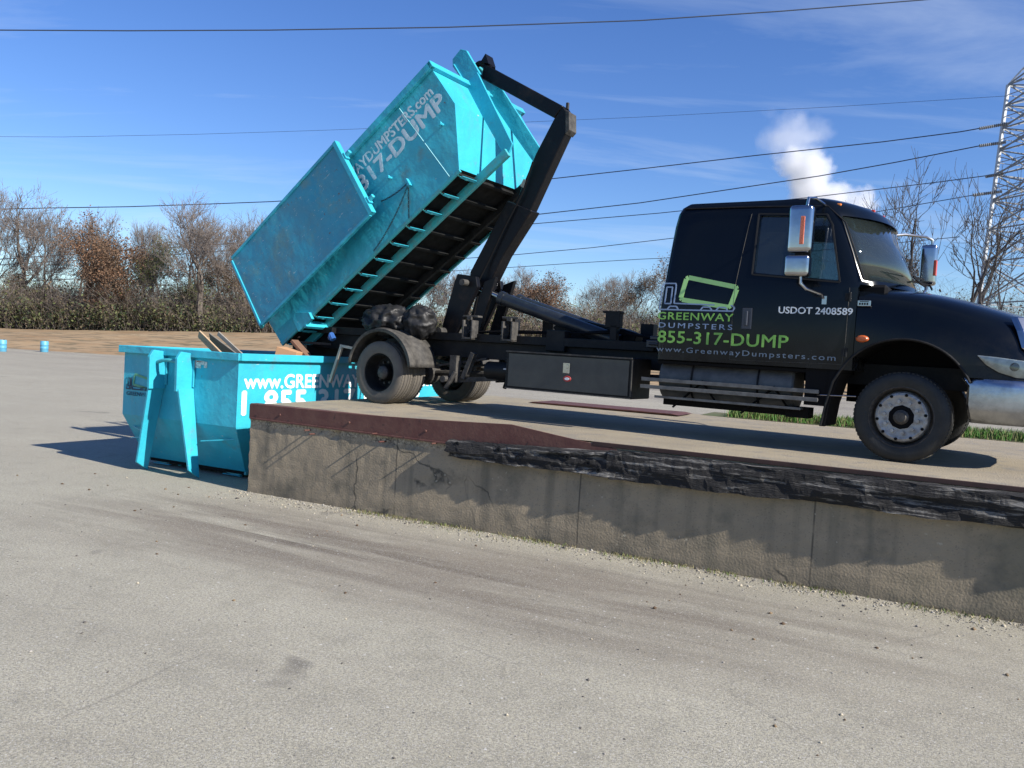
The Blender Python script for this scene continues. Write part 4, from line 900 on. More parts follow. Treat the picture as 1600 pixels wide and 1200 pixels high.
# toolbox
b = MB(); b.box((-4.03, -.91, .665), (1.90, .56, .52)); tb = b.build('toolbox', m_steel, truck, .012)
b = MB(); b.box((-4.03, -1.197, .665), (1.80, .012, .45)); dr = b.build('toolbox_door', mat('dusty_black_panel', (.022, .026, .028), .45, 0, (.035, .04, .04), 5, .4, .7, coat=.3), tb, .004)
b = MB(); b.box((-4.03, -1.20, .915), (1.88, .035, .018)); b.box((-4.03, -1.20, .415), (1.88, .02, .012)); b.box((-3.09, -1.2, .665), (.012, .02, .46)); b.build('toolbox_trim', m_grime_glint, tb)
b = MB(); b.box((-4.02, -1.208, .74), (.10, .012, .14)); b.box((-4.0, -1.216, .76), (.03, .012, .05)); b.build('latch', m_chrome, dr, .004)
b = MB(); b.lathe([(0, -.006), (.055, -.006), (.06, 0)], 20); st = b.build('round_sticker', mat('red_sticker', (.40, .03, .03), .5), dr); st.location = (-4.0, -1.205, .60); st.scale = (1, 1, .65)
b = MB(); b.lathe([(0, -.004), (.035, -.004), (.036, 0)], 20); s2 = b.build('sticker_centre', m_white, dr); s2.location = (-4.0, -1.212, .60); s2.scale = (1, 1, .5)
b = MB(); b.box((-5.10, -.9, .62), (.04, .06, .10)); b.box((-5.14, -.9, .66), (.10, .06, .02)); b.build('box_bracket', m_gal, truck)
# fuel tank and steps
b = MB(); b.tube([(-2.78, -.82, .70), (-1.15, -.82, .70)], .27, 28); ft = b.build('fuel_tank', mat('dusty_grey_tank', (.06, .062, .066), .5, 0, (.12, .12, .12), 4, .4, .7, .15, 10), truck, .02, True)
b = MB()
for x in (-2.35, -1.55): b.tube([(x, -.82+.285*math.cos(t_), .70+.285*math.sin(t_)) for t_ in np.linspace(0, 2*math.pi, 25)], .012, 5, False)
b.build('tank_straps', m_steel, ft)
b = MB()
for zz, yy_ in ((.675, -1.12), (.585, -1.14)): b.box((-1.90, yy_, zz), (2.12, .14, .022)); b.box((-1.90, yy_-.07, zz), (2.12, .012, .045))
b.box((-1.9, -1.12, .47), (1.75, .12, .02)); b.box((-1.9, -1.18, .47), (1.75, .012, .03))
b.build('steps', mat('dull_aluminium', (.17, .165, .155), .5, .3, (.09, .085, .08), 10), truck, .003)
b = MB()
for x in (-2.3, -1.45): b.bar((x-.3, -1.0, .35), (x+.1, -1.14, .68), .02, .02); b.bar((x+.3, -1.0, .38), (x+.1, -1.14, .70), .02, .02)
b.box((-1.9, -.8, .42), (1.7, .3, .10)); b.box((-1.1, -.9, .42), (.25, .25, .12)); b.build('step_hangers', m_dark, truck)
b = MB(); b.tube([(-.86, -1.17, .64), (-.45, -1.2, .655)], .006, 6); b.build('curb_feeler', m_chrome, truck)
b = MB(); b.box((-3.0, -.55, 1.12), (.3, .3, .10)); b.box((-3.02, -.58, 1.20), (.18, .2, .05)); b.tube([(-3.1, -.72, 1.12), (-2.85, -.72, 1.12)], .02, 8); b.build('hydraulic_valves', mat('blue_black_valve', (.01, .015, .03), .3), truck, .01)
b = MB(); b.tube([(-2.98, .55, 1.0), (-2.98, .55, 1.6)], .05, 10); b.build('exhaust_stub', m_steel, truck)
# hook arm
arm = MB()
jib = [(-6.50, 5.40), (-6.36, 5.34), (-4.93, 4.57), (-4.83, 4.43), (-4.80, 4.18), (-5.30, 3.25), (-5.68, 3.25), (-5.20, 4.33), (-6.52, 5.06), (-6.60, 5.16)]
b = MB(); b.prism([(-6.46, 5.36), (-4.98, 4.54), (-5.12, 4.38), (-6.49, 5.13)], -.095, .095); b.build('jib', m_arm, truck, .012)
b = MB(); b.prism([(-4.98, 4.54), (-4.90, 4.43), (-4.88, 4.18), (-5.44, 3.02), (-5.76, 3.06), (-5.40, 3.88), (-5.12, 4.37)], -.095, .095); am = b.build('lift_arm', m_arm, truck, .012)
b = MB(); b.prism([(-5.39, 3.03), (-5.84, 3.20), (-6.46, 2.12), (-6.48, 1.90), (-6.12, 1.85), (-5.85, 2.37)], -.125, .125); b.build('arm_sleeve', m_arm, am, .012)
for s_ in (-1, 1):
    b = MB(); b.prism([(-6.80, 1.08), (-6.52, 1.08), (-6.12, 1.86), (-6.16, 2.02), (-6.52, 2.06), (-6.58, 1.9)], s_*.33-.045, s_*.33+.045); b.build('arm_base', m_arm, am, .008)
    b = MB(); b.prism([(-6.30, 1.08), (-6.12, 1.08), (-5.85, 2.02), (-6.05, 1.95)], s_*.26-.04, s_*.26+.04); b.build('arm_brace', m_arm, am, .006)
b = MB(); b.tube([(-6.72, -.52, 1.15), (-6.72, .52, 1.15)], .07, 14); b.tube([(-6.33, -.5, 1.92), (-6.33, .5, 1.92)], .05, 12); each(b, 'pivot_pin', m_grime_glint, am)
b = MB(); b.prism([(-4.92, 4.47), (-4.86, 4.44), (-4.84, 4.18), (-4.90, 4.12)], -.11, .11); b.box((-4.955, 0, 4.56), (.04, .04, .10)); b.build('elbow_plate', m_grime_glint, truck, .004)
b = MB(); hk = []
for k in range(15):
    a_ = R(60)+R(235)*k/14; hk.append((-6.60+.10*math.cos(a_)-.0, 0, 5.30+.10*math.sin(a_)))
b.tube([(-6.36, 0, 5.26), (-6.47, 0, 5.37)]+hk, [.07, .06]+[.05-.002*k for k in range(15)], 10); b.prism([(-6.52, 5.38), (-6.43, 5.50), (-6.36, 5.34)], -.10, .10); b.build('hook', m_arm, truck, smooth=False)
for s_ in (-1, 1):
    b = MB(); b.tube([(-5.75, s_*.24, 1.70), (-3.75, s_*.24, 1.14)], .095, 18); b.tube([(-5.78, s_*.24, 1.71), (-5.70, s_*.24, 1.687)], .108, 18); cy = b.build('lift_cylinder', mat('navy_black_barrel', (.010, .014, .022), .35, 0, (.02, .024, .03), 5), truck, smooth=True)
    b = MB(); b.tube([(-6.36, s_*.24, 1.915), (-5.7, s_*.24, 1.69)], .042, 12); b.build('piston_rod', m_chrome, cy, smooth=True)
b = MB(); b.prism([(-4.6, 1.05), (-3.6, 1.05), (-3.55, 1.25), (-3.75, 1.32), (-4.7, 1.46), (-4.9, 1.30)], -.13, .13); b.box((-4.6, -.45, 1.10), (.3, .2, .3)); b.build('cylinder_cradle', m_steel, truck, .01)

for y_, o_ in ((-.17, 0), (.0, .02)):
    b = MB(); b.tube([(-6.35, y_-.16, 1.20), (-6.3, y_-.10, 1.75), (-6.1-o_, y_, 2.25), (-5.85-o_, y_, 2.75), (-5.55-o_, y_*.9, 3.3), (-5.40, y_*.9, 3.75)], .014, 6); b.build('hydraulic_hose', m_dark, am, smooth=True)
for k_ in range(3):
    b = MB(); b.tube([(-3.2-.05*k_, -.30+.06*k_, 1.20), (-3.7, -.36+.06*k_, 1.26+.02*k_), (-4.4, -.40, 1.22), (-5.2, -.42, 1.19+.015*k_), (-6.2, -.40, 1.17)], .016, 6); b.build('hydraulic_hose', m_dark, truck, smooth=True)
MB().box((-5.58, -.0975, 3.45), (.07, .003, .12), Matrix.Rotation(R(28), 3, 'Y')).build('warning_decal', mat('faded_label', (.35, .33, .28), .7, 0, (.2, .19, .16), 20), am)
# tarp bundle resting on the mudguard
def blob(name, c, r, mt, seed, amp=.28, fold=5):
    bm = bmesh.new(); bmesh.ops.create_icosphere(bm, subdivisions=5, radius=1)
    for v in bm.verts:
        p = v.co.copy(); d_ = amp*(abs(noise.noise(p*fold*.5+Vector((seed, 0, 0))))*1.4-.3)+amp*.5*abs(noise.noise(p*fold+Vector((0, seed, 0))))
        v.co = Vector((p.x*r[0], p.y*r[1], p.z*r[2]))*(1-d_*.7)
    me = bpy.data.meshes.new(name); bm.to_mesh(me); bm.free()
    for p in me.polygons: p.use_smooth = True
    me.materials.append(mt); o = bpy.data.objects.new(name, me); COL.objects.link(o); o.location = TO+UX*c[0]+UY*c[1]+UZ*c[2]; o.rotation_euler = (0, 0, math.atan2(UX.y, UX.x)); return o
tag(blob('tarp_bundle', (-7.50, -.78, 1.27), (.48, .34, .26), m_tarp, 1, .42, 4), 'crumpled black tarp bundle heaped on the rear mudguard', 'tarp')
tag(blob('tarp_bundle', (-6.93, -.72, 1.27), (.27, .26, .27), m_tarp, 6, .3, 4), 'round dark sack beside the crumpled tarp, nearer the lift arm', 'sack')

# ------------------------------------------------------------------ trees
def branch_tree(seed, H, spread, levels=5, upright=.5, r0=.2, fork=.22, kids=(3, 4), leaf=0, leafm=0, twl=1.0, twr=.011):
    """returns (trunk verts/faces, twig verts/faces, leaf verts/faces)"""
    rd = random.Random(seed); trunk = MB(); tw = []; leaves = []
    def grow(p, d, L, r, lv):
        n = 4 if lv < 2 else 3; pts = [p]; rs = [r]; dd = d.copy(); taper = .62 if lv < levels-1 else .4
        for i in range(n):
            dd = (dd + Vector((rd.gauss(0, .16), rd.gauss(0, .16), rd.gauss(.04, .10)+.04*upright))).normalized(); pts.append(pts[-1]+dd*L/n); rs.append(max(twr*.6, r*(1-(1-taper)*(i+1)/n)))
        if lv <= 2: trunk.tube(pts, rs, 7 if lv == 0 else 5, False)
        else:
            for i in range(n): tw.append((pts[i], pts[i+1], rs[i], rs[i+1]))
        if lv >= levels:
            if leaf and rd.random() < leaf: leaves.extend([pts[-1], pts[1]] if rd.random() < .5 else [pts[-1]])
            return
        nk = rd.randint(*kids)+(1 if lv > 1 else 0)
        for k in range(nk):
            f = 1.0 if k == 0 else rd.uniform(.32 if lv else .4, .98); idx = f*n; i = min(n-1, int(idx)); q = pts[i].lerp(pts[i+1], idx-i)
            ax = Vector((rd.gauss(0, 1), rd.gauss(0, 1), rd.gauss(0, .5))); ax = (ax-dd*ax.dot(dd)).normalized()
            ang = rd.uniform(.12, .4) if k == 0 else rd.uniform(.45, .95)*spread
            nd = (dd*math.cos(ang)+ax*math.sin(ang)+Vector((0, 0, .12*upright))).normalized()
            grow(q, nd, L*rd.uniform(.62, .85)*(1 if lv else .8), max(twr, rs[min(n, i+1)]*(.85 if k == 0 else rd.uniform(.45, .7))), lv+1)
    grow(Vector((0, 0, -.3)), Vector((rd.gauss(0, .05), rd.gauss(0, .05), 1)).normalized(), H*.33, r0, 0)
    return trunk, tw, leaves
def twig_mesh(name, tw, mt):
    P0 = np.array([t[0] for t in tw]); P1 = np.array([t[1] for t in tw]); r0_ = np.array([t[2] for t in tw])[:, None]; r1_ = np.array([t[3] for t in tw])[:, None]
    d = P1-P0; d /= np.linalg.norm(d, axis=1, keepdims=True)+1e-9; u = np.cross(d, rng.normal(0, 1, d.shape)); u /= np.linalg.norm(u, axis=1, keepdims=True)+1e-9; v = np.cross(d, u)
    V = []
    for P, r_ in ((P0, r0_), (P1, r1_)):
        for k in range(3): a_ = 2*math.pi*k/3; V.append(P+(u*math.cos(a_)+v*math.sin(a_))*r_)
    V = np.stack(V, 1).reshape(-1, 3); k = np.arange(len(tw))[:, None]*6
    Fc = np.concatenate([np.concatenate([k+i, k+(i+1) % 3, k+(i+1) % 3+3, k+i+3], 1) for i in range(3)]); return V, Fc
def leaf_geo(C_, s0_, s1_):
    n = len(C_); s = rng.uniform(s0_, s1_, n)[:, None]; a_ = rng.normal(0, 1, (n, 3)); a_ /= np.linalg.norm(a_, axis=1, keepdims=True); b_ = np.cross(a_, rng.normal(0, 1, (n, 3))); b_ /= np.linalg.norm(b_, axis=1, keepdims=True)
    V = np.stack([C_-a_*s, C_+b_*s*.6, C_+a_*s, C_-b_*s*.6], 1).reshape(-1, 3); return V, np.arange(n*4).reshape(-1, 4)
m_bark = mat('grey_brown_bark', (.105, .085, .070), .95, 0, (.17, .145, .12), 2, .4, .65); m_barkd = mat('dark_bark', (.045, .04, .038), .95, 0, (.08, .07, .065), 2, .4, .65)
m_twig = mat('purple_grey_twigs', (.165, .14, .125), .95, 0, (.20, .165, .14), .5, .4, .65); m_twigo = mat('warm_brown_twigs', (.11, .075, .055), .95)
m_lbr = mat('brown_leaves', (.13, .095, .06), .9, 0, (.10, .075, .05), .6, .4, .6); m_lor = mat('rusty_leaves', (.17, .09, .05), .9, 0, (.12, .08, .05), .7, .4, .6); m_lgr = mat('olive_leaves', (.085, .105, .032), .9, 0, (.11, .115, .045), .5, .4, .6); m_ldg = mat('dark_evergreen_leaves', (.035, .06, .025), .9)
protos = {}
def proto(kind):
    if kind in protos: return protos[kind]
    cfg = {'bare_tall': dict(seed=11, H=15, spread=.85, levels=6, upright=.9, r0=.30, kids=(3, 3), twr=.017), 'bare_wide': dict(seed=23, H=14.5, spread=1.1, levels=6, upright=.6, r0=.34, kids=(3, 3), twr=.017),
           'bare_dark': dict(seed=31, H=15, spread=1.0, levels=5, upright=.5, r0=.26, kids=(2, 2), twr=.021), 'bare_dark_b': dict(seed=47, H=15, spread=.95, levels=5, upright=.7, r0=.28, kids=(2, 3), twr=.021),
           'rust': dict(seed=52, H=11, spread=.9, levels=5, upright=.7, r0=.2, kids=(3, 4), leaf=.9, twr=.014), 'brown': dict(seed=63, H=12.5, spread=.85, levels=5, upright=.8, r0=.2, kids=(3, 4), leaf=.9, twr=.014),
           'olive': dict(seed=77, H=10.5, spread=.85, levels=5, upright=.9, r0=.2, kids=(3, 4), leaf=.8, twr=.014), 'bare_c': dict(seed=85, H=13.5, spread=.9, levels=6, upright=1.1, r0=.24, kids=(3, 3), twr=.017)}[kind]
    tr, tw, lv = branch_tree(**cfg)
    zs = max(float(t[1].z) for t in tw); k = cfg['H']/zs
    tr.v = [(x*k, y*k, z*k) for x, y, z in tr.v]; tw = [(a_*k, b_*k, c_, d_) for a_, b_, c_, d_ in tw]
    dk = kind.startswith('bare_dark'); to = tr.build('trunk', m_barkd if dk else m_bark, smooth=True)
    V, Fc = twig_mesh('twigs', tw, None); mats = [m_barkd if dk else (m_twigo if kind in ('rust', 'brown') else m_twig)]; idx = np.zeros(len(Fc))
    if lv:
        C_ = np.array([a_*k for a_ in lv]); C_ = np.repeat(C_, 5, 0)+rng.normal(0, .30, (len(C_)*5, 3)); LV, LF = leaf_geo(C_, .05, .13); LF = LF+len(V); V = np.concatenate([V, LV])
        mats.append({'rust': m_lor, 'brown': m_lbr, 'olive': m_lgr}[kind]); idx = np.concatenate([idx, np.ones(len(LF))]); Fc = np.concatenate([Fc, LF])
    cr_ = np_mesh('crown', V, Fc, mats, idx); 
    protos[kind] = (to.data, cr_.data, cfg['H']); bpy.data.objects.remove(to); bpy.data.objects.remove(cr_); return protos[kind]
def put_tree(kind, px, Y, H, label, z=None, rot=None, wid=1.0, name='bare_tree'):
    t_, c_, h = proto(kind); x = (px-800)/F_PX*Y; z = bank_h(x)*min(1, max(0, (Y-70)/22)) if z is None else z
    H *= 1.13; s = H/h; o = bpy.data.objects.new(name, None); COL.objects.link(o); o.location = (x, Y, z); o.rotation_euler = (0, 0, rot if rot is not None else random.uniform(0, 6.28)); o.scale = (s*wid, s*wid, s)
    tag(o, label, 'tree', 'trees behind the lot')
    for nm, dt in (('trunk', t_), ('crown', c_)):
        q = bpy.data.objects.new(nm, dt); COL.objects.link(q); q.parent = o
LT = [('bare_wide', 18, 97, 15.5, 'bare grey tree at the left edge of the tree line', 'bare_tree', 1.0), ('bare_tall', 62, 96, 13.5, 'bare many-limbed tree just left of the rusty brown one', 'bare_tree', .9),
      ('rust', 128, 94, 11.8, 'rusty brown leafy tree in the left tree line', 'brown_leaved_tree', 1.0), ('brown', 158, 104, 11.0, 'brown tree standing close behind the rusty one', 'brown_leaved_tree', .9),
      ('bare_c', 196, 103, 13.0, 'thin bare tree between the rusty tree and the olive one', 'bare_tree', .7), ('olive', 222, 96, 10.2, 'olive green tree left of the tallest bare tree', 'olive_tree', .7), ('bare_c', 262, 106, 12.5, 'thin bare tree right of the olive one', 'bare_tree', .8),
      ('bare_wide', 312, 93, 14.0, 'tallest bare tree left of the tipped dumpster', 'bare_tree', 1.05), ('bare_tall', 372, 97, 13.0, 'bare tree partly behind the open dumpster door', 'bare_tree', 1.0), ('brown', 352, 96, 7.8, 'low brown bushy tree beside the dumpster door', 'brown_leaved_tree', 1.1),
      ('bare_tall', -22, 99, 15.0, 'bare tree mostly cut off by the left edge', 'bare_tree', 1.0), ('bare_c', 92, 100, 13.6, 'bare tree rising behind the left side of the rusty tree', 'bare_tree', .9),
      ('bare_tall', 335, 105, 13.0, 'bare tree close behind the tallest one, leaning right', 'bare_tree', 1.0), ('bare_wide', 398, 97, 12.6, 'bare tree hidden half by the dumpster door edge', 'bare_tree', .9), ('brown', 20, 96, 6.2, 'low rusty brown bush tree at the far left edge', 'brown_leaved_tree', 1.3),
      ('olive', 285, 96, 6.6, 'low olive bush tree left of the tallest bare trunk', 'olive_tree', 1.2), ('rust', 175, 95.5, 6.0, 'low rusty bush tree under the brown tree', 'brown_leaved_tree', 1.3),
      ('bare_tall', 285, 108, 14.6, 'tall bare tree just left of the tallest one', 'bare_tree', 1.0), ('bare_wide', 372, 110, 14.5, 'spreading bare tree behind the top corner of the open door', 'bare_tree', 1.0), ('bare_wide', 770, 115, 8.5, 'faint bare tree directly behind the lift arm', 'bare_tree', 1.1), ('bare_tall', 955, 112, 9.6, 'bare tree taller than its neighbours left of the cab', 'bare_tree', 1.0),
      ('bare_c', 648, 112, 9.5, 'bare tree seen between the tipped dumpster and the lift arm', 'bare_tree', 1.1), ('bare_tall', 700, 108, 8.6, 'bare tree seen just left of the lift arm', 'bare_tree', 1.1), ('bare_c', 815, 106, 8.5, 'slender bare tree right of the lift arm', 'bare_tree', 1.0),
      ('rust', 872, 98, 7.6, 'rusty leafed tree seen above the lift cylinder', 'brown_leaved_tree', 1.35), ('bare_wide', 930, 108, 8.6, 'pale bare tree between the rusty tree and the cab', 'bare_tree', 1.1), ('brown', 985, 100, 8.0, 'brown bushy tree left of the cab', 'brown_leaved_tree', 1.0), ('rust', 1026, 101, 10.5, 'tall rusty tree right against the back of the cab', 'brown_leaved_tree', .8),
      ('bare_dark', 1352, 78, 19.0, 'dark bare tree in front of the steam plume', 'bare_tree', .8), ('bare_dark_b', 1408, 70, 18.2, 'dark bare tree just right of the windscreen', 'bare_tree', .75), ('bare_dark', 1473, 66, 16.6, 'tall dark bare tree right of the far mirror', 'bare_tree', .8), ('bare_dark_b', 1512, 62, 15.6, 'leaning dark bare tree nearest the pylon', 'bare_tree', .95),
      ('brown', 1400, 104, 12.0, 'brown bushy tree low behind the far mirror', 'brown_leaved_tree', .9)]
for kd, px, Y, H, lb, nm, wd_ in LT: put_tree(kd, px, Y, H, lb, name=nm, wid=wd_, z=(None if Y > 80 else 0.0))
# thicket: one uncountable mass of stems and leaves along the bank
def thicket(name, x0, x1, n, label, hbase, dens=1.0):
    xs_ = rng.uniform(x0, x1, n); ys_ = rng.uniform(92, 112, n); bz = np.interp(xs_, [-200, -75, -55, -31, -10, 30, 300], [1.2, 1.4, 1.6, 2.7, 3.6, 3.9, 4.0])
    hgt = hbase*(.22+.95*np.clip(np.array([noise.noise(Vector((x*.17, y*.14, 5)))+.45+.35*noise.noise(Vector((x*.6, y*.5, 1))) for x, y in zip(xs_, ys_)]), 0, 1.2))*rng.uniform(.6, 1.15, n)
    P0 = np.stack([xs_, ys_, bz-.1], 1); lean = rng.normal(0, .62, (n, 2))*hgt[:, None]
    mid_ = P0+np.stack([lean[:, 0]*.35, lean[:, 1]*.35, hgt*.55], 1); P1 = P0+np.stack([lean[:, 0], lean[:, 1], hgt], 1)
    segs = [(a_, b_, .022, .014) for a_, b_ in zip(P0, mid_)]+[(a_, b_, .014, .006) for a_, b_ in zip(mid_, P1)]
    for _ in range(3):
        f = rng.uniform(.3, 1, n)[:, None]; s_ = mid_*(1-f)+P1*f; e_ = s_+rng.normal(0, .5, (n, 3))+np.array([0, 0, .7]); segs += [(a_, b_, .012, .006) for a_, b_ in zip(s_, e_)]
    V, Fc = twig_mesh('x', segs, None); si = rng.integers(0, 2, len(segs)); idx = np.concatenate([si]*3)
    nl = int(n*20*dens); pick = rng.integers(0, n, nl); f = rng.beta(1.3, 1.5, nl)[:, None]; C_ = P0[pick]*(1-f)+P1[pick]*f+rng.normal(0, .45, (nl, 3)); LV, LF = leaf_geo(C_, .07, .20)
    hrel = f[:, 0]*hgt[pick]; nzv = np.array([noise.noise(Vector((c[0]*.16, c[1]*.1, c[2]*.3)))+.35*noise.noise(Vector((c[0]*.7, c[1]*.4, c[2]*.9))) for c in C_])
    low = (hrel < 2.2+6.5*nzv); li = np.where(low, rng.choice([2, 2, 5, 3, 5, 4], nl), rng.choice([4, 4, 5, 2], nl))
    keep = (low & (rng.random(nl) < np.clip(.75+1.2*nzv, .25, 1))) | (rng.random(nl) < .35); LF = LF[keep]; li = li[keep]
    V2 = np.concatenate([V, LV]); o = np_mesh(name, V2, np.concatenate([Fc, LF+len(V)]), [m_twig, m_bark, m_lgr, m_ldg, m_lbr, mat('drab_leaves', (.085, .075, .04), .9)], np.concatenate([idx, li])); tag(o, label, 'undergrowth', kind='stuff')
thicket('thicket', -70, -24, 8500, 'tangled brown and green undergrowth below the left tree line', 6.3)
thicket('thicket', -24, 24, 7000, 'tangled brown undergrowth seen between dumpster and cab', 4.6)
thicket('thicket', 38, 82, 5200, 'brown undergrowth behind the hood and the pylon foot', 8.5)

# ------------------------------------------------------------------ pylon, wires, drums, steam
def wpt(px, py, Y):
    d_ = fw + cR*((px-800)/F_PX) + cU*((600-py)/F_PX); return CAM + d_*(Y/d_.y)
TY = 88.0; TX = (1622-800)/F_PX*TY; tb_ = bank_h(TX)
pyl = thing('pylon', 'steel lattice power pylon at the right edge behind the truck', 'pylon', Matrix.Translation((TX, TY, tb_)) @ Matrix.Rotation(R(14), 4, 'Z'))
def hw(z): return float(np.interp(z, [0, 7, 30, 36], [4.7, 4.35, 3.55, .15]))
ZL = [0, 6.5, 11, 14.5, 17.6, 20.4, 23, 25.4, 27.8, 30, 33, 36]
def cn(k, z): h = hw(z); return Vector(((-1, 1, 1, -1)[k]*h, (-1, -1, 1, 1)[k]*h, z))
for k in range(4):
    b = MB(); b.bar(cn(k, 0), cn(k, 7), .32, .32); b.bar(cn(k, 7), cn(k, 30), .30, .30); b.bar(cn(k, 30), cn(k, 36), .16, .16); b.build('leg', m_gal, pyl)
b = MB(); b2 = MB()
for z0, z1 in zip(ZL, ZL[1:]):
    for k in range(4):
        k2 = (k+1) % 4; b.bar(cn(k, z0), cn(k2, z1), .13, .13); b.bar(cn(k2, z0), cn(k, z1), .13, .13); b2.bar(cn(k, z1), cn(k2, z1), .13, .13); zm = (z0+z1)/2; b2.bar(cn(k, zm), cn(k2, zm), .07, .07)
        pass
b.v, b.f = b.v+b2.v, b.f+[tuple(i+len(b.v) for i in f) for f in b2.f]; b.build('lattice', m_gald, pyl)
for z in (17.8, 20.6, 23.2, 25.6):
    for sg in (-1, 1):
        b = MB(); h = hw(z); tip = Vector((sg*(h+(3.6 if sg > 0 else .7)), 0, z+.3))
        for y_ in (-h, h): b.bar((sg*h, y_, z), tip, .12, .12); b.bar((sg*h, y_, z+1.8), tip, .10, .10); 
        b.build('cross_arm', m_gald, pyl)
b = MB()
for (p_, q_) in (((1575, 193), (1530, 201)), ((1572, 222), (1530, 228)), ((1568, 271), (1540, 276)), ((1566, 299), (1520, 305))):
    a0, a1 = wpt(*p_, TY-1), wpt(*q_, TY-1); mi = pyl.matrix_world.inverted(); a0, a1 = mi @ a0, mi @ a1
    for i in range(14): f = i/14; c = a0.lerp(a1, f+.03); b.tube([c, a0.lerp(a1, f+.05)], .17, 8)
    b.tube([a0, a1], .05, 6); b.build('insulator', m_gald, pyl); b = MB()

def wire_line(label, pix, depth, r, pylon=True):
    pts = []
    for px, py in pix:
        if pylon:   # vertical plane that runs from the pylon far off to the left
            t_ = Vector((51.5, 88, 0)); d_ = Vector((-.607, .795, 0)); n_ = Vector((.795, .607, 0)); rr = fw + cR*((px-800)/F_PX)+cU*((600-py)/F_PX); s = ((t_-CAM).dot(n_))/rr.dot(n_); pts.append(CAM+rr*s)
        else: pts.append(wpt(px, py, depth))
    # smooth resample
    P = []
    for i in range(len(pts)-1):
        for k in range(6): P.append(pts[i].lerp(pts[i+1], k/6))
    P.append(pts[-1]); b = MB(); b.tube(P, [r*max(1, (p-CAM).length/110) if pylon else r for p in P], 6); o = b.build('overhead_wire', m_wire); tag(o, label, 'wire', 'overhead wires')
wire_line('topmost overhead wire crossing the whole sky', [(-250, 46), (0, 47), (200, 48), (420, 47), (700, 42.5), (1000, 32), (1220, 17.5), (1440, 0), (1700, -24)], 38, .028, False)
wire_line('uppermost wire of the pylon, running on over the left tree line', [(1568, 194), (1500, 206), (1380, 221.5), (1180, 243), (1000, 264), (865, 279), (700, 295), (560, 306), (425, 315), (320, 319), (200, 323), (75, 325), (-120, 330)], 0, .06)
wire_line('second wire of the pylon, crossing just above the plume base', [(1530, 228), (1400, 253.5), (1280, 275), (1180, 290), (1000, 317), (840, 335), (700, 350), (400, 378), (0, 405), (-150, 412)], 0, .06)
wire_line('third wire of the pylon, passing just over the cab roof', [(1560, 272), (1470, 284), (1370, 296), (1260, 309), (1030, 333), (830, 350), (600, 372), (300, 396), (-100, 420)], 0, .05)
wire_line('wire meeting the back of the cab high up', [(1520, 305), (1300, 343), (1040, 373.5), (925, 387), (805, 398), (600, 413), (300, 428), (-100, 445)], 0, .045)
wire_line('lowest wire just above the bare trees between arm and cab', [(1500, 370), (1260, 393), (1000, 405), (900, 411), (795, 418), (600, 430), (300, 444), (-100, 460)], 0, .04)
wire_line('faint high wire above all the other pylon wires', [(-100, 213), (100, 214), (300, 210), (430, 206), (520, 203), (700, 196), (1000, 183), (1300, 167), (1572, 150)], 0, .020)
for (px, lb) in ((67, 'small blue drum standing far off on the lot'), (1, 'small blue drum cut by the left edge of the view')):
    Y = 66.5 if px > 10 else 62; b = MB(); b.v = []; pr = [(0, 0), (.28, 0), (.30, .03), (.30, .28), (.315, .30), (.30, .32), (.30, .56), (.315, .58), (.30, .60), (.30, .84), (.27, .88), (.0, .88)]
    for j in range(20):
        for r_, z_ in pr: b.v.append((r_*math.cos(j*math.pi/10), r_*math.sin(j*math.pi/10), z_))
    k = len(pr); b.f = [(j*k+i, ((j+1) % 20)*k+i, ((j+1) % 20)*k+i+1, j*k+i+1) for j in range(20) for i in range(k-1)]
    root = thing('drum', lb, 'drum', Matrix.Translation(((px-800)/F_PX*Y, Y, 0)), 'blue drums on the lot'); b.build('barrel', m_drum, root, smooth=True)
    MB().box((.12, 0, .895), (.07, .07, .03)).build('bung', m_dark, root)
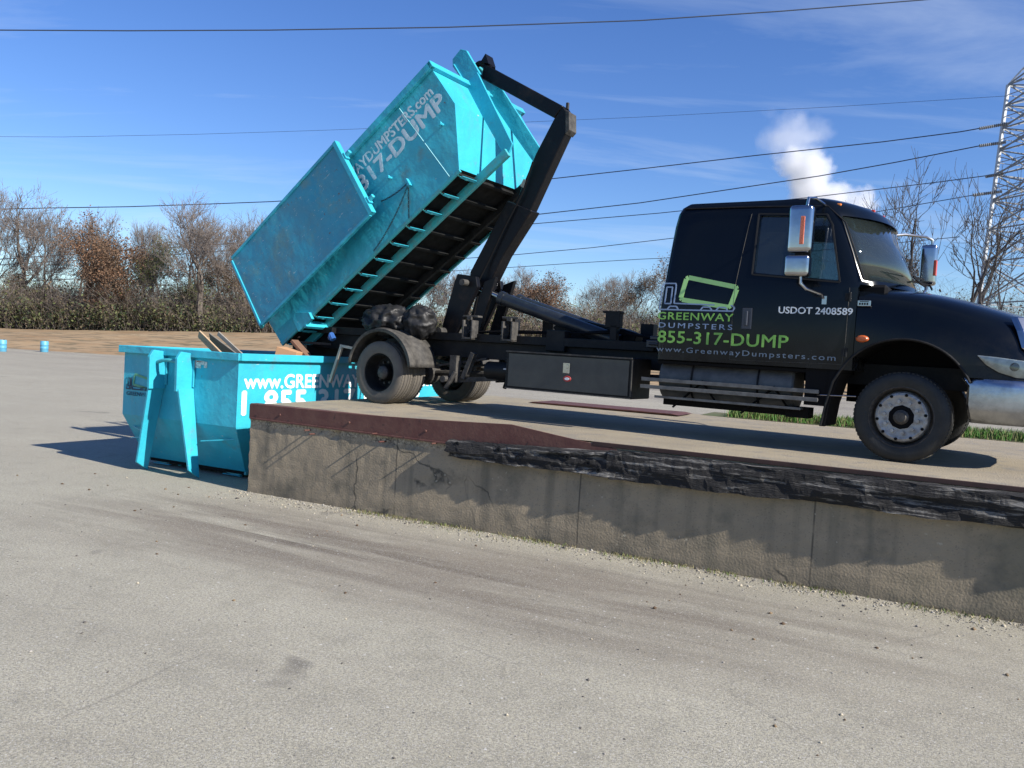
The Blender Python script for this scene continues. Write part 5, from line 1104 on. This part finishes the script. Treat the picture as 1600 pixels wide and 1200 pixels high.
# steam plume: real volume far away
SY = 300.0
def vol():
    m = bpy.data.materials.new('steam'); m.use_nodes = True; t = m.node_tree; t.nodes.clear(); L = t.links.new
    o = N(t, 'ShaderNodeOutputMaterial'); pv = N(t, 'ShaderNodeVolumePrincipled'); pv.inputs['Color'].default_value = (.97, .97, .98, 1); pv.inputs['Anisotropy'].default_value = .2
    c = N(t, 'ShaderNodeTexCoord'); n = N(t, 'ShaderNodeTexNoise'); n.inputs['Scale'].default_value = .13; n.inputs['Detail'].default_value = 5; n.inputs['Roughness'].default_value = .6; L(c.outputs['Object'], n.inputs[0])
    sub = N(t, 'ShaderNodeVectorMath', operation='SUBTRACT'); sub.inputs[1].default_value = (.5, .5, .5); L(n.outputs[1], sub.inputs[0]); scl = N(t, 'ShaderNodeVectorMath', operation='SCALE'); scl.inputs['Scale'].default_value = 13; L(sub.outputs[0], scl.inputs[0])
    ad = N(t, 'ShaderNodeVectorMath', operation='ADD'); L(c.outputs['Object'], ad.inputs[0]); L(scl.outputs[0], ad.inputs[1])
    tot = None
    for (px, py, r_, d_) in ((1345, 318, 6.5, 1.0), (1305, 310, 7.5, 1.1), (1262, 296, 8.5, 1.2), (1262, 262, 8.5, 1.0), (1232, 252, 5.5, 1.0), (1285, 258, 6, .6), (1240, 215, 9.5, .26), (1205, 222, 6.5, .13), (1278, 208, 6.5, .12), (1205, 178, 4.5, .05)):
        P = wpt(px, py, SY)-SO; ds = N(t, 'ShaderNodeVectorMath', operation='DISTANCE'); ds.inputs[1].default_value = P; L(ad.outputs[0], ds.inputs[0])
        r = N(t, 'ShaderNodeMapRange', interpolation_type='SMOOTHSTEP'); r.inputs[1].default_value = r_; r.inputs[2].default_value = r_*.35; r.inputs[3].default_value = 0; r.inputs[4].default_value = d_; L(ds.outputs['Value'], r.inputs[0])
        if tot is None: tot = r.outputs[0]
        else:
            q = N(t, 'ShaderNodeMath', operation='ADD'); L(tot, q.inputs[0]); L(r.outputs[0], q.inputs[1]); tot = q.outputs[0]
    mu = N(t, 'ShaderNodeMath', operation='MULTIPLY'); mu.inputs[1].default_value = .26; L(tot, mu.inputs[0]); L(mu.outputs[0], pv.inputs['Density']); L(pv.outputs[0], o.inputs['Volume']); return m
SO = wpt(1275, 260, SY)
bm = bmesh.new(); bmesh.ops.create_icosphere(bm, subdivisions=3, radius=1)
for v in bm.verts: v.co = Vector((v.co.x*32, v.co.y*16, v.co.z*28))
me = bpy.data.meshes.new('steam_plume'); bm.to_mesh(me); bm.free(); me.materials.append(vol()); st = bpy.data.objects.new('steam_plume', me); COL.objects.link(st); st.location = SO
tag(st, 'white steam plume rising in the distance behind the cab roof', 'steam', kind='stuff')
